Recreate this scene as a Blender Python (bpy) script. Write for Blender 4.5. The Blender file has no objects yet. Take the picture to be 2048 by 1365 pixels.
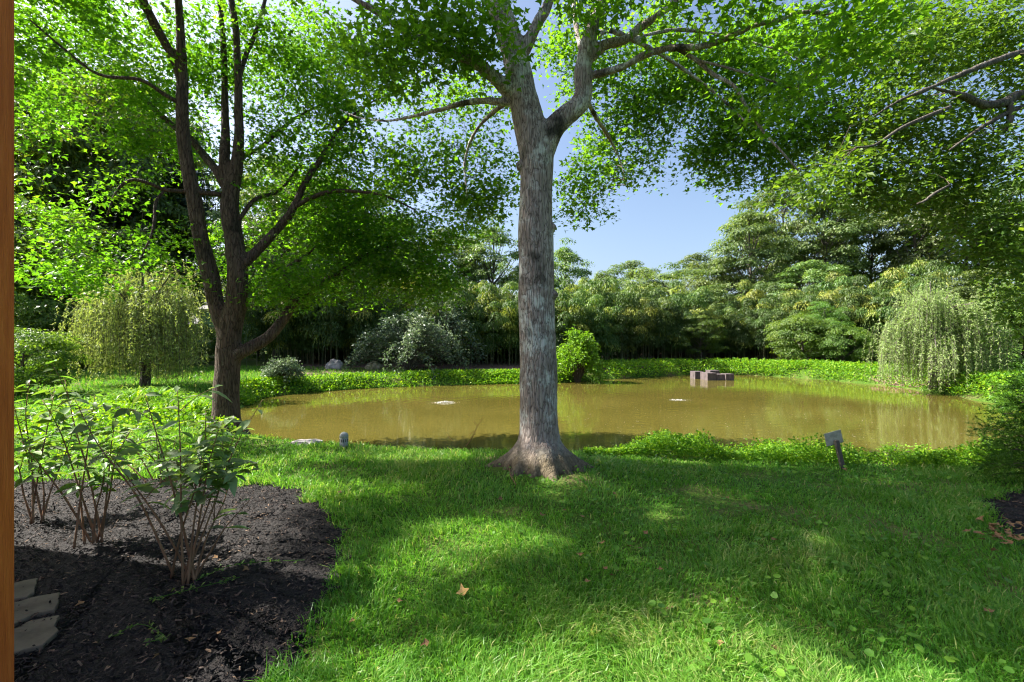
import bpy, math
import numpy as np
from mathutils import Vector, kdtree, noise as mnoise

# ------------------------------------------------------------------ camera, sky, sun, exposure
scene = bpy.context.scene
CAMH = 1.6
FPX = 910.2                      # focal length in pixels of the 2048 px wide photograph (16 mm lens)
cam_d = bpy.data.cameras.new('camera')
cam_d.sensor_width = 36.0
cam_d.lens = 16.0
cam_d.clip_start = 0.05
cam_d.clip_end = 2000.0
cam = bpy.data.objects.new('camera', cam_d)
scene.collection.objects.link(cam)
cam.location = (0, 0, CAMH)
cam.rotation_euler = (math.radians(90), 0, 0)
scene.camera = cam

SUN_EL = math.radians(44)
SUN_AZ = math.radians(-79)       # clockwise from +Y: the sun stands to the left, a little in front
SUND = np.array([math.sin(SUN_AZ) * math.cos(SUN_EL), math.cos(SUN_AZ) * math.cos(SUN_EL), math.sin(SUN_EL)])
world = bpy.data.worlds.new('World')
scene.world = world
world.use_nodes = True
wn = world.node_tree
for n in list(wn.nodes):
    wn.nodes.remove(n)
w_out = wn.nodes.new('ShaderNodeOutputWorld')
w_bg = wn.nodes.new('ShaderNodeBackground')
w_sky = wn.nodes.new('ShaderNodeTexSky')
w_sky.sky_type = 'NISHITA'
w_sky.sun_disc = False
w_sky.sun_elevation = SUN_EL
w_sky.sun_rotation = SUN_AZ
w_sky.altitude = 50
w_sky.air_density = 1.0
w_sky.dust_density = 3.6
w_sky.ozone_density = 2.2
w_bg.inputs['Strength'].default_value = 0.073
wn.links.new(w_sky.outputs[0], w_bg.inputs['Color'])
wn.links.new(w_bg.outputs[0], w_out.inputs['Surface'])

sun_d = bpy.data.lights.new('sun', 'SUN')
sun_d.energy = 5.0
sun_d.angle = math.radians(0.53)
sun_d.color = (1.0, 0.95, 0.86)
sun = bpy.data.objects.new('sun', sun_d)
scene.collection.objects.link(sun)
sun.location = (-20, 6, 30)
sun.rotation_euler = Vector(-SUND).to_track_quat('-Z', 'Y').to_euler()

scene.view_settings.view_transform = 'Standard'
scene.view_settings.look = 'None'
scene.view_settings.exposure = 1.88
scene.view_settings.gamma = 1.0
scene.view_settings.use_curve_mapping = False
scene.render.engine = 'CYCLES'
cy = scene.cycles
cy.max_bounces = 8
cy.diffuse_bounces = 4
cy.glossy_bounces = 3
cy.transmission_bounces = 5
cy.transparent_max_bounces = 4
cy.caustics_reflective = False
cy.caustics_refractive = False
cy.use_adaptive_sampling = True
cy.adaptive_threshold = 0.02
cy.use_denoising = True
cy.filter_width = 1.15
cy.sample_clamp_indirect = 6.0
scene.render.use_persistent_data = False

# ------------------------------------------------------------------ helpers
R = np.random.default_rng(7)
COL = scene.collection


def P(px, py, d):
    """world point that the photograph's pixel (px, py) shows at depth d"""
    return np.array([(px - 1024.0) / FPX * d, d, CAMH - (py - 682.5) / FPX * d])


def G(px, py, z=0.0):
    d = (CAMH - z) * FPX / (py - 682.5)
    return np.array([(px - 1024.0) / FPX * d, d, z])


def sstep(a, b, x):
    t = np.clip((x - a) / (b - a), 0, 1)
    return t * t * (3 - 2 * t)


def nrm(v):
    return v / np.maximum(np.linalg.norm(v, axis=-1, keepdims=True), 1e-9)


def mesh_np(name, V, polys, mat=None, var=None, smooth=False):
    V = np.asarray(V, dtype=np.float32)
    me = bpy.data.meshes.new(name)
    me.vertices.add(len(V))
    me.vertices.foreach_set('co', V.ravel())
    polys = [np.asarray(p, dtype=np.int32) for p in polys if len(p)]
    nl = sum(p.size for p in polys)
    npoly = sum(len(p) for p in polys)
    me.loops.add(nl)
    me.loops.foreach_set('vertex_index', np.concatenate([p.ravel() for p in polys]))
    me.polygons.add(npoly)
    tot = np.concatenate([np.full(len(p), p.shape[1], dtype=np.int32) for p in polys])
    start = np.concatenate([[0], np.cumsum(tot)[:-1]]).astype(np.int32)
    me.polygons.foreach_set('loop_start', start)
    me.polygons.foreach_set('loop_total', tot)
    me.polygons.foreach_set('use_smooth', np.full(npoly, bool(smooth)))
    if var is not None:
        a = me.attributes.new('var', 'FLOAT', 'POINT')
        a.data.foreach_set('value', np.asarray(var, dtype=np.float32))
    me.update(calc_edges=True)
    me.validate()
    if mat is not None:
        me.materials.append(mat)
    return me


def add(name, me, parent=None, loc=None, label=None, cat=None, group=None, kind=None):
    o = bpy.data.objects.new(name, me)
    COL.objects.link(o)
    if loc is not None:
        o.location = loc
    if parent is not None:
        o.parent = parent
    if label:
        o['label'] = label
    if cat:
        o['category'] = cat
    if group:
        o['group'] = group
    if kind:
        o['kind'] = kind
    return o


def thing(name, label, cat, loc=(0, 0, 0), group=None):
    o = add(name, None, None, loc, label, cat, group)
    o.empty_display_size = 0.2
    return o


def wpart(name, V, polys, mat, parent, var=None, smooth=False, kind=None):
    """a part given in world coordinates under a thing that stands at parent.location"""
    loc = np.array(parent.location)
    par = parent.parent
    while par is not None:
        loc = loc + np.array(par.location)
        par = par.parent
    return add(name, mesh_np(name, np.asarray(V) - loc, polys, mat, var, smooth), parent, kind=kind)


class MB:
    """collects pieces of one mesh"""
    def __init__(s):
        s.V = []; s.F = {}; s.var = []; s.n = 0

    def add(s, V, polys, var=None):
        V = np.asarray(V, dtype=float)
        for p in polys:
            p = np.asarray(p)
            if len(p):
                s.F.setdefault(p.shape[1], []).append(p + s.n)
        s.V.append(V)
        s.var.append(np.zeros(len(V)) if var is None else np.broadcast_to(var, (len(V),)))
        s.n += len(V)

    def get(s):
        return np.concatenate(s.V), [np.concatenate(v) for v in s.F.values()], np.concatenate(s.var)

    def mesh(s, name, mat, smooth=False):
        V, F, va = s.get()
        return mesh_np(name, V, F, mat, va, smooth)

    def wpart(s, name, mat, parent, smooth=False, kind=None):
        V, F, va = s.get()
        return wpart(name, V, F, mat, parent, va, smooth, kind)


def tube_arr(pts, rad, sides=8, cap=True, wob=0.0):
    pts = np.asarray(pts, float)
    rad = np.asarray(rad, float)
    k = len(pts)
    t = np.gradient(pts, axis=0)
    t = nrm(t)
    ref = np.array([0.0, 1.0, 0.0]) if abs(t[:, 1]).mean() < 0.8 else np.array([1.0, 0, 0])
    u = nrm(np.cross(t, ref))
    v = np.cross(t, u)
    a = np.arange(sides) / sides * 2 * math.pi
    rr = rad[:, None] * (1 + (wob * R.standard_normal((k, sides)) if wob else 0))
    V = pts[:, None] + rr[..., None] * (np.cos(a)[None, :, None] * u[:, None] + np.sin(a)[None, :, None] * v[:, None])
    V = V.reshape(-1, 3)
    i = np.arange(k - 1)[:, None] * sides
    j = np.arange(sides)[None]
    j2 = (j + 1) % sides
    Q = np.stack([i + j, i + j2, i + sides + j2, i + sides + j], -1).reshape(-1, 4)
    T = np.zeros((0, 3), int)
    if cap:
        V = np.concatenate([V, pts[:1], pts[-1:]])
        c0, c1 = len(V) - 2, len(V) - 1
        jj = np.arange(sides)
        T = np.concatenate([np.stack([np.full(sides, c0), (jj + 1) % sides, jj], -1),
                            np.stack([np.full(sides, c1), (k - 1) * sides + jj, (k - 1) * sides + (jj + 1) % sides], -1)])
    return V, [Q, T]


def smooth_line(pts, n):
    """Catmull-Rom through rows of pts"""
    pts = np.asarray(pts, float)
    if len(pts) < 3:
        t = np.linspace(0, 1, n)[:, None]
        return pts[0] * (1 - t) + pts[-1] * t
    p = np.concatenate([[2 * pts[0] - pts[1]], pts, [2 * pts[-1] - pts[-2]]])
    seg = np.linspace(0, len(pts) - 1 - 1e-6, n)
    i = seg.astype(int)
    t = (seg - i)[:, None]
    a, b, c, d = p[i], p[i + 1], p[i + 2], p[i + 3]
    return 0.5 * (2 * b + (c - a) * t + (2 * a - 5 * b + 4 * c - d) * t * t + (3 * b - a - 3 * c + d) * t ** 3)


def box(c, s, rz=0.0):
    x, y, z = np.array(s) / 2
    V = np.array([[-x, -y, -z], [x, -y, -z], [x, y, -z], [-x, y, -z], [-x, -y, z], [x, -y, z], [x, y, z], [-x, y, z]])
    cs, sn = math.cos(rz), math.sin(rz)
    V = np.stack([V[:, 0] * cs - V[:, 1] * sn, V[:, 0] * sn + V[:, 1] * cs, V[:, 2]], -1) + np.array(c)
    return V, [np.array([[0, 3, 2, 1], [4, 5, 6, 7], [0, 1, 5, 4], [1, 2, 6, 5], [2, 3, 7, 6], [3, 0, 4, 7]])]


def bevel_mesh(me, w, seg=2):
    import bmesh
    bm = bmesh.new()
    bm.from_mesh(me)
    bmesh.ops.bevel(bm, geom=bm.edges[:], offset=w, segments=seg, affect='EDGES', profile=0.6)
    bm.to_mesh(me)
    bm.free()
    return me


_lat = np.random.default_rng(99).random((256, 256)) * 2 - 1


def vnoise(x, y, seed=0.0):
    x = np.asarray(x, float) + seed * 13.7 + 500; y = np.asarray(y, float) + seed * 7.3 + 500
    i = np.floor(x).astype(int); j = np.floor(y).astype(int)
    u = x - i; v = y - j
    u = u * u * (3 - 2 * u); v = v * v * (3 - 2 * v)
    g = lambda a, b: _lat[a % 256, b % 256]
    return (g(i, j) * (1 - u) + g(i + 1, j) * u) * (1 - v) + (g(i, j + 1) * (1 - u) + g(i + 1, j + 1) * u) * v


# leaf templates: length 1 along +Y, normal +Z
MAPLE = (np.array([[0, 0, 0], [-.52, .34, .06], [-.17, .5, 0], [0, 1, -.1], [.17, .5, 0], [.52, .34, .06]]),
         np.array([[0, 2, 1], [0, 3, 2], [0, 4, 3], [0, 5, 4]]))
OVAL = (np.array([[0, 0, 0], [-.27, .45, .06], [0, 1, -.08], [.27, .45, .06]]), np.array([[0, 2, 1], [0, 3, 2]]))
LANCE = (np.array([[0, 0, 0], [-.10, .4, .02], [0, 1, -.12], [.10, .4, .02]]), np.array([[0, 2, 1], [0, 3, 2]]))
NEEDLE = (np.array([[-.05, 0, 0], [.05, 0, 0], [0, 1, 0]]), np.array([[0, 1, 2]]))


def leaves(pos, normal, axis, size, tmpl, var=None):
    T, F = tmpl
    n = nrm(normal)
    a = nrm(axis - (axis * n).sum(-1, keepdims=True) * n)
    b = np.cross(a, n)
    size = np.broadcast_to(np.asarray(size, float), (len(pos),))
    V = pos[:, None] + size[:, None, None] * (T[None, :, :1] * b[:, None] + T[None, :, 1:2] * a[:, None] + T[None, :, 2:] * n[:, None])
    k = len(T)
    Fa = (F[None] + (np.arange(len(pos)) * k)[:, None, None]).reshape(-1, F.shape[1])
    if var is None:
        var = R.random(len(pos))
    return V.reshape(-1, 3), [Fa], np.repeat(var, k)


def rvec(n):
    return R.standard_normal((n, 3))


def ball(n):
    v = nrm(rvec(n))
    return v * (R.random(n) ** (1 / 3))[:, None]


# ------------------------------------------------------------------ materials
def new_mat(name):
    m = bpy.data.materials.new(name)
    m.use_nodes = True
    nt = m.node_tree
    for n in list(nt.nodes):
        nt.nodes.remove(n)
    out = nt.nodes.new('ShaderNodeOutputMaterial')
    return m, nt, out


def N(nt, typ, **kw):
    n = nt.nodes.new(typ)
    for k, v in kw.items():
        if k.startswith('i_'):
            n.inputs[k[2:].replace('_', ' ')].default_value = v
        else:
            setattr(n, k, v)
    return n


def ramp(nt, stops, fac=None, interp='LINEAR'):
    r = nt.nodes.new('ShaderNodeValToRGB')
    cr = r.color_ramp
    cr.interpolation = interp
    while len(cr.elements) < len(stops):
        cr.elements.new(0.5)
    for e, (p, c) in zip(cr.elements, stops):
        e.position = p
        e.color = (*c, 1) if len(c) == 3 else c
    if fac is not None:
        nt.links.new(fac, r.inputs['Fac'])
    return r


def leaf_mat(name, c0, c1, c2, trans=0.45, tint=(1.5, 1.55, 0.5), gloss=0.25, rough=0.45, objvar=0.0):
    m, nt, out = new_mat(name)
    at = N(nt, 'ShaderNodeAttribute', attribute_name='var')
    r = ramp(nt, [(0.0, c0), (0.55, c1), (1.0, c2)], at.outputs['Fac'])
    col = r.outputs['Color']
    if objvar:
        oi = N(nt, 'ShaderNodeObjectInfo')
        hs = N(nt, 'ShaderNodeHueSaturation')
        mr = N(nt, 'ShaderNodeMapRange')
        mr.inputs['To Min'].default_value = 1 - objvar
        mr.inputs['To Max'].default_value = 1 + objvar
        nt.links.new(oi.outputs['Random'], mr.inputs['Value'])
        nt.links.new(mr.outputs['Result'], hs.inputs['Value'])
        mr2 = N(nt, 'ShaderNodeMapRange')
        mr2.inputs['To Min'].default_value = 0.5 - objvar * 0.07
        mr2.inputs['To Max'].default_value = 0.5 + objvar * 0.05
        nt.links.new(oi.outputs['Random'], mr2.inputs['Value'])
        nt.links.new(mr2.outputs['Result'], hs.inputs['Hue'])
        nt.links.new(col, hs.inputs['Color'])
        col = hs.outputs['Color']
    p = N(nt, 'ShaderNodeBsdfPrincipled')
    p.inputs['Roughness'].default_value = rough
    p.inputs['Specular IOR Level'].default_value = gloss
    nt.links.new(col, p.inputs['Base Color'])
    mul = N(nt, 'ShaderNodeMix', data_type='RGBA', blend_type='MULTIPLY')
    mul.inputs[0].default_value = 1.0
    nt.links.new(col, mul.inputs[6])
    mul.inputs[7].default_value = (*tint, 1)
    tr = N(nt, 'ShaderNodeBsdfTranslucent')
    nt.links.new(mul.outputs[2], tr.inputs['Color'])
    mx = N(nt, 'ShaderNodeMixShader')
    mx.inputs[0].default_value = trans
    nt.links.new(p.outputs[0], mx.inputs[1])
    nt.links.new(tr.outputs[0], mx.inputs[2])
    nt.links.new(mx.outputs[0], out.inputs['Surface'])
    return m


def noise_mat(name, stops, scale=5.0, detail=6.0, rough=0.85, bump=0.3, bscale=None, squash=(1, 1, 1), bdist=0.02, spec=0.3, dist=0.0):
    m, nt, out = new_mat(name)
    tc = N(nt, 'ShaderNodeTexCoord')
    mp = N(nt, 'ShaderNodeMapping')
    mp.inputs['Scale'].default_value = squash
    nt.links.new(tc.outputs['Object'], mp.inputs['Vector'])
    nz = N(nt, 'ShaderNodeTexNoise')
    nz.inputs['Scale'].default_value = scale
    nz.inputs['Detail'].default_value = detail
    nz.inputs['Roughness'].default_value = 0.62
    nz.inputs['Distortion'].default_value = dist
    nt.links.new(mp.outputs[0], nz.inputs['Vector'])
    r = ramp(nt, stops, nz.outputs['Fac'])
    p = N(nt, 'ShaderNodeBsdfPrincipled')
    p.inputs['Roughness'].default_value = rough
    p.inputs['Specular IOR Level'].default_value = spec
    nt.links.new(r.outputs[0], p.inputs['Base Color'])
    if bump:
        nb = N(nt, 'ShaderNodeTexNoise')
        nb.inputs['Scale'].default_value = bscale or scale * 3
        nb.inputs['Detail'].default_value = 8
        nt.links.new(mp.outputs[0], nb.inputs['Vector'])
        b = N(nt, 'ShaderNodeBump')
        b.inputs['Strength'].default_value = bump
        b.inputs['Distance'].default_value = bdist
        nt.links.new(nb.outputs['Fac'], b.inputs['Height'])
        nt.links.new(b.outputs[0], p.inputs['Normal'])
    nt.links.new(p.outputs[0], out.inputs['Surface'])
    return m


def var_mat(name, stops, rough=0.8, spec=0.25):
    m, nt, out = new_mat(name)
    at = N(nt, 'ShaderNodeAttribute', attribute_name='var')
    r = ramp(nt, stops, at.outputs['Fac'])
    p = N(nt, 'ShaderNodeBsdfPrincipled')
    p.inputs['Roughness'].default_value = rough
    p.inputs['Specular IOR Level'].default_value = spec
    nt.links.new(r.outputs[0], p.inputs['Base Color'])
    nt.links.new(p.outputs[0], out.inputs['Surface'])
    return m


def bark_mat(name, dark, mid, pale, lichen, fis=22.0, zs=0.16, lich_amt=0.56, bump=0.9, dist=0.012, moss=None, fade=None):
    """fissured bark: stretched cells along the stem, plates pale, cracks dark, lichen patches"""
    m, nt, out = new_mat(name)
    tc = N(nt, 'ShaderNodeTexCoord')
    mp = N(nt, 'ShaderNodeMapping')
    mp.inputs['Scale'].default_value = (1, 1, zs)
    nt.links.new(tc.outputs['Object'], mp.inputs['Vector'])
    wz = N(nt, 'ShaderNodeTexNoise')
    wz.inputs['Scale'].default_value = 9
    wz.inputs['Detail'].default_value = 4
    nt.links.new(mp.outputs[0], wz.inputs['Vector'])
    wm = N(nt, 'ShaderNodeMix', data_type='RGBA', blend_type='LINEAR_LIGHT')
    wm.inputs[0].default_value = 0.1
    nt.links.new(mp.outputs[0], wm.inputs[6])
    nt.links.new(wz.outputs['Color'], wm.inputs[7])
    vo = N(nt, 'ShaderNodeTexVoronoi', feature='DISTANCE_TO_EDGE')
    vo.inputs['Scale'].default_value = fis
    nt.links.new(wm.outputs[2], vo.inputs['Vector'])
    n2 = N(nt, 'ShaderNodeTexNoise')
    n2.inputs['Scale'].default_value = 30
    n2.inputs['Detail'].default_value = 8
    n2.inputs['Roughness'].default_value = 0.65
    nt.links.new(mp.outputs[0], n2.inputs['Vector'])
    n3 = N(nt, 'ShaderNodeTexNoise')
    n3.inputs['Scale'].default_value = 3.2
    n3.inputs['Detail'].default_value = 7
    n3.inputs['Roughness'].default_value = 0.7
    nt.links.new(tc.outputs['Object'], n3.inputs['Vector'])
    r1 = ramp(nt, [(0.25, dark), (0.5, mid), (0.75, pale)], n2.outputs['Fac'])
    rl = ramp(nt, [(lich_amt, (0, 0, 0)), (lich_amt + 0.1, (1, 1, 1))], n3.outputs['Fac'])
    mx = N(nt, 'ShaderNodeMix', data_type='RGBA')
    nt.links.new(rl.outputs[0], mx.inputs[0])
    nt.links.new(r1.outputs[0], mx.inputs[6])
    mx.inputs[7].default_value = (*lichen, 1)
    col = mx.outputs[2]
    if moss:
        n5 = N(nt, 'ShaderNodeTexNoise')
        n5.inputs['Scale'].default_value = 2.1
        n5.inputs['Detail'].default_value = 6
        nt.links.new(wz.outputs['Color'], n5.inputs['Vector'])
        nt.links.new(tc.outputs['Object'], n5.inputs['Vector'])
        rm = ramp(nt, [(0.58, (0, 0, 0)), (0.68, (1, 1, 1))], n5.outputs['Fac'])
        mm = N(nt, 'ShaderNodeMix', data_type='RGBA')
        nt.links.new(rm.outputs[0], mm.inputs[0])
        nt.links.new(col, mm.inputs[6])
        mm.inputs[7].default_value = (*moss, 1)
        col = mm.outputs[2]
    if fade:                                       # earth and moss on the root flare
        sz = N(nt, 'ShaderNodeSeparateXYZ')
        nt.links.new(tc.outputs['Object'], sz.inputs[0])
        az = N(nt, 'ShaderNodeMath', operation='MULTIPLY_ADD')
        az.inputs[1].default_value = -0.6; az.inputs[2].default_value = 0.3
        nt.links.new(n3.outputs['Fac'], az.inputs[0])
        ay = N(nt, 'ShaderNodeMath', operation='ADD')
        nt.links.new(sz.outputs['Z'], ay.inputs[0]); nt.links.new(az.outputs[0], ay.inputs[1])
        rz_ = ramp(nt, [(0.12, (1, 1, 1)), (0.42, (0, 0, 0))], ay.outputs[0])
        mz = N(nt, 'ShaderNodeMix', data_type='RGBA')
        nt.links.new(rz_.outputs[0], mz.inputs[0])
        nt.links.new(col, mz.inputs[6])
        rq = ramp(nt, [(0.3, (0.075, 0.058, 0.038)), (0.55, (0.15, 0.12, 0.075)), (0.75, (0.22, 0.18, 0.13))], n2.outputs['Fac'])
        nt.links.new(rq.outputs[0], mz.inputs[7])
        col = mz.outputs[2]
    re = ramp(nt, [(0.0, (0.18, 0.16, 0.15)), (0.10, (1, 1, 1))], vo.outputs['Distance'])
    mu = N(nt, 'ShaderNodeMix', data_type='RGBA', blend_type='MULTIPLY')
    mu.inputs[0].default_value = 0.85
    fd = None
    if fade:
        sx = N(nt, 'ShaderNodeSeparateXYZ')
        nt.links.new(tc.outputs['Object'], sx.inputs[0])
        fd = N(nt, 'ShaderNodeMapRange')
        fd.inputs['From Min'].default_value = fade[0]; fd.inputs['From Max'].default_value = fade[1]
        fd.inputs['To Min'].default_value = 0.45; fd.inputs['To Max'].default_value = 0.85
        nt.links.new(sx.outputs['Z'], fd.inputs['Value'])
        nt.links.new(fd.outputs[0], mu.inputs[0])
    nt.links.new(col, mu.inputs[6])
    nt.links.new(re.outputs[0], mu.inputs[7])
    p = N(nt, 'ShaderNodeBsdfPrincipled')
    p.inputs['Roughness'].default_value = 0.88
    p.inputs['Specular IOR Level'].default_value = 0.2
    nt.links.new(mu.outputs[2], p.inputs['Base Color'])
    rb = ramp(nt, [(0.0, (0, 0, 0)), (0.22, (1, 1, 1))], vo.outputs['Distance'])
    ad = N(nt, 'ShaderNodeMath', operation='MULTIPLY_ADD')
    ad.inputs[1].default_value = 0.5
    nt.links.new(n2.outputs['Fac'], ad.inputs[0])
    if fd is not None:
        fm = N(nt, 'ShaderNodeMath', operation='MULTIPLY')
        nt.links.new(rb.outputs[0], fm.inputs[0]); nt.links.new(fd.outputs[0], fm.inputs[1])
        nt.links.new(fm.outputs[0], ad.inputs[2])
    else:
        nt.links.new(rb.outputs[0], ad.inputs[2])
    b = N(nt, 'ShaderNodeBump')
    b.inputs['Strength'].default_value = bump
    b.inputs['Distance'].default_value = dist
    nt.links.new(ad.outputs[0], b.inputs['Height'])
    nt.links.new(b.outputs[0], p.inputs['Normal'])
    nt.links.new(p.outputs[0], out.inputs['Surface'])
    return m


M = {}
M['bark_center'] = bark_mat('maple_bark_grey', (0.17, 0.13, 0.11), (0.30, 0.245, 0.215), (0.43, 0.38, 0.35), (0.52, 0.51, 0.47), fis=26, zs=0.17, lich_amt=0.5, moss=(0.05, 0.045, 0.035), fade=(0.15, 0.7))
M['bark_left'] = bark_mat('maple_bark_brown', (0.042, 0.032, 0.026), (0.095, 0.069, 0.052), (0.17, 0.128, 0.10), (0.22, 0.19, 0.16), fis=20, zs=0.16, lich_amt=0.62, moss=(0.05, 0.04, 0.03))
M['bark_far'] = bark_mat('far_bark', (0.06, 0.05, 0.045), (0.11, 0.095, 0.08), (0.17, 0.15, 0.13), (0.2, 0.19, 0.17), fis=12, zs=0.2, bump=0.4)
M['twig'] = noise_mat('twig_bark', [(0.3, (0.045, 0.032, 0.024)), (0.7, (0.11, 0.085, 0.065))], scale=12, bump=0.2)
M['leaf_center'] = leaf_mat('maple_leaf', (0.040, 0.10, 0.012), (0.065, 0.15, 0.016), (0.11, 0.20, 0.02), trans=0.57, tint=(2.8, 2.7, 0.7), gloss=0.4)
M['leaf_left'] = leaf_mat('maple_leaf_left', (0.036, 0.10, 0.010), (0.065, 0.155, 0.014), (0.115, 0.20, 0.018), trans=0.58, tint=(2.4, 2.5, 0.7), gloss=0.35)
M['leaf_right'] = leaf_mat('right_tree_leaf', (0.045, 0.10, 0.016), (0.08, 0.155, 0.022), (0.14, 0.21, 0.03), trans=0.48, tint=(2.3, 2.2, 0.7), gloss=0.5)
M['leaf_wood'] = leaf_mat('woodland_leaf', (0.052, 0.10, 0.028), (0.11, 0.172, 0.045), (0.23, 0.285, 0.085), trans=0.4, tint=(1.6, 1.6, 0.7), objvar=0.28, gloss=0.5)
M['leaf_under'] = leaf_mat('understory_leaf', (0.05, 0.11, 0.02), (0.09, 0.17, 0.026), (0.17, 0.25, 0.035), trans=0.45, tint=(2.0, 1.9, 0.6), objvar=0.2, gloss=0.4)
M['leaf_lime'] = leaf_mat('lime_leaf', (0.09, 0.21, 0.015), (0.15, 0.29, 0.02), (0.22, 0.36, 0.03), trans=0.4, tint=(1.4, 1.4, 0.5))
M['leaf_silver'] = leaf_mat('silver_leaf', (0.06, 0.105, 0.06), (0.12, 0.175, 0.10), (0.26, 0.31, 0.19), trans=0.3, tint=(1.2, 1.3, 0.8), gloss=0.5)
M['leaf_pine'] = leaf_mat('pine_needle', (0.03, 0.06, 0.045), (0.05, 0.085, 0.06), (0.08, 0.12, 0.075), trans=0.2)
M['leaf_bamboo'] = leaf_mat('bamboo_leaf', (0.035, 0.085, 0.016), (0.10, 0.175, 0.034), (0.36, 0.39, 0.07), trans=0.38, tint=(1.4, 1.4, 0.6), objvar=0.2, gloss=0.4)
M['leaf_willow'] = leaf_mat('willow_leaf', (0.16, 0.25, 0.07), (0.27, 0.37, 0.12), (0.40, 0.48, 0.21), trans=0.4, tint=(1.3, 1.4, 0.6), gloss=0.4)
M['leaf_willow_old'] = leaf_mat('willow_leaf_dry', (0.18, 0.26, 0.07), (0.31, 0.39, 0.12), (0.45, 0.49, 0.2), trans=0.4, tint=(1.3, 1.3, 0.6), gloss=0.4)
M['leaf_bank'] = leaf_mat('bank_weed_leaf', (0.07, 0.19, 0.015), (0.14, 0.31, 0.02), (0.28, 0.42, 0.03), trans=0.42, tint=(1.6, 1.5, 0.4))
M['leaf_shrub'] = leaf_mat('shrub_leaf', (0.065, 0.14, 0.034), (0.11, 0.20, 0.045), (0.17, 0.27, 0.055), trans=0.42, tint=(1.8, 1.9, 0.5), gloss=0.3, rough=0.5, objvar=0.3)
M['leaf_shrub_pale'] = leaf_mat('shrub_leaf_pale', (0.13, 0.21, 0.085), (0.2, 0.28, 0.125), (0.27, 0.35, 0.17), trans=0.36, tint=(1.5, 1.6, 0.5), gloss=0.35, rough=0.5, objvar=0.25)  # paler leaf copy: sunlit look of the bed shrubs put into the colour
M['leaf_yew'] = leaf_mat('yew_needle', (0.03, 0.085, 0.010), (0.06, 0.15, 0.014), (0.13, 0.24, 0.02), trans=0.3, tint=(1.5, 1.5, 0.5))
M['grass'] = leaf_mat('grass_blade', (0.062, 0.205, 0.018), (0.14, 0.295, 0.036), (0.42, 0.41, 0.17), trans=0.42, tint=(1.6, 1.6, 0.8), gloss=0.35, rough=0.4)
M['violet'] = leaf_mat('violet_leaf', (0.06, 0.16, 0.02), (0.10, 0.23, 0.025), (0.16, 0.3, 0.03), trans=0.4, tint=(1.4, 1.5, 0.5))
M['stem'] = noise_mat('shrub_stem', [(0.3, (0.11, 0.055, 0.028)), (0.7, (0.26, 0.15, 0.08))], scale=30, bump=0.2, squash=(1, 1, 0.2))
M['cane'] = var_mat('bamboo_cane', [(0.0, (0.05, 0.075, 0.03)), (0.6, (0.12, 0.13, 0.06)), (1.0, (0.26, 0.24, 0.14))], rough=0.5)
M['chip'] = var_mat('mulch_chip', [(0.0, (0.005, 0.004, 0.004)), (0.6, (0.026, 0.020, 0.018)), (0.9, (0.085, 0.058, 0.046)), (1.0, (0.22, 0.14, 0.085))], rough=0.75)
M['mulch'] = noise_mat('mulch_soil', [(0.3, (0.006, 0.005, 0.005)), (0.6, (0.019, 0.015, 0.014)), (0.8, (0.04, 0.029, 0.024))], scale=45, detail=8, bump=1.0, bscale=60, bdist=0.03)
M['litter'] = noise_mat('leaf_litter_ground', [(0.3, (0.09, 0.05, 0.035)), (0.55, (0.17, 0.11, 0.08)), (0.75, (0.27, 0.18, 0.13))], scale=9, bump=0.8, bscale=20, bdist=0.03)
M['rock'] = noise_mat('fieldstone', [(0.3, (0.16, 0.15, 0.14)), (0.5, (0.30, 0.28, 0.27)), (0.7, (0.42, 0.38, 0.37))], scale=4, bump=0.8, bscale=14, bdist=0.04)
M['rock_moss'] = noise_mat('mossy_stone', [(0.35, (0.09, 0.10, 0.04)), (0.5, (0.20, 0.19, 0.12)), (0.7, (0.30, 0.28, 0.24))], scale=5, bump=0.8, bscale=14, bdist=0.04)
M['flag'] = noise_mat('flagstone', [(0.3, (0.06, 0.052, 0.036)), (0.5, (0.11, 0.092, 0.064)), (0.7, (0.155, 0.13, 0.09))], scale=5, bump=0.5, bscale=22, bdist=0.012)
M['concrete'] = noise_mat('weathered_concrete', [(0.3, (0.055, 0.045, 0.047)), (0.55, (0.115, 0.09, 0.092)), (0.75, (0.19, 0.15, 0.148))], scale=4, bump=0.4, bscale=25, squash=(3, 3, 0.7))
M['bollard'] = noise_mat('bollard_grey', [(0.3, (0.22, 0.24, 0.235)), (0.7, (0.34, 0.36, 0.35))], scale=25, bump=0.2)
M['dark'] = noise_mat('dark_recess', [(0.3, (0.015, 0.015, 0.015)), (0.7, (0.03, 0.03, 0.03))], scale=10, bump=0)
M['cedar'] = noise_mat('stained_cedar', [(0.3, (0.42, 0.088, 0.014)), (0.5, (0.55, 0.125, 0.02)), (0.7, (0.63, 0.165, 0.03))], scale=9, bump=0.9, bscale=45, squash=(5, 5, 0.3), bdist=0.008, rough=0.65)
M['postwood'] = noise_mat('grey_post_wood', [(0.3, (0.05, 0.042, 0.036)), (0.7, (0.13, 0.115, 0.10))], scale=14, bump=0.6, squash=(4, 4, 0.4), bdist=0.006)
M['plaque'] = noise_mat('plaque_plate', [(0.3, (0.22, 0.225, 0.17)), (0.6, (0.38, 0.38, 0.29)), (0.8, (0.5, 0.5, 0.4))], scale=18, bump=0.1, rough=0.5)
M['siding'] = noise_mat('teal_siding', [(0.3, (0.15, 0.26, 0.235)), (0.7, (0.19, 0.31, 0.28))], scale=2, bump=0)
M['trim'] = noise_mat('cream_trim', [(0.3, (0.42, 0.40, 0.31)), (0.7, (0.5, 0.48, 0.38))], scale=2, bump=0)
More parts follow.
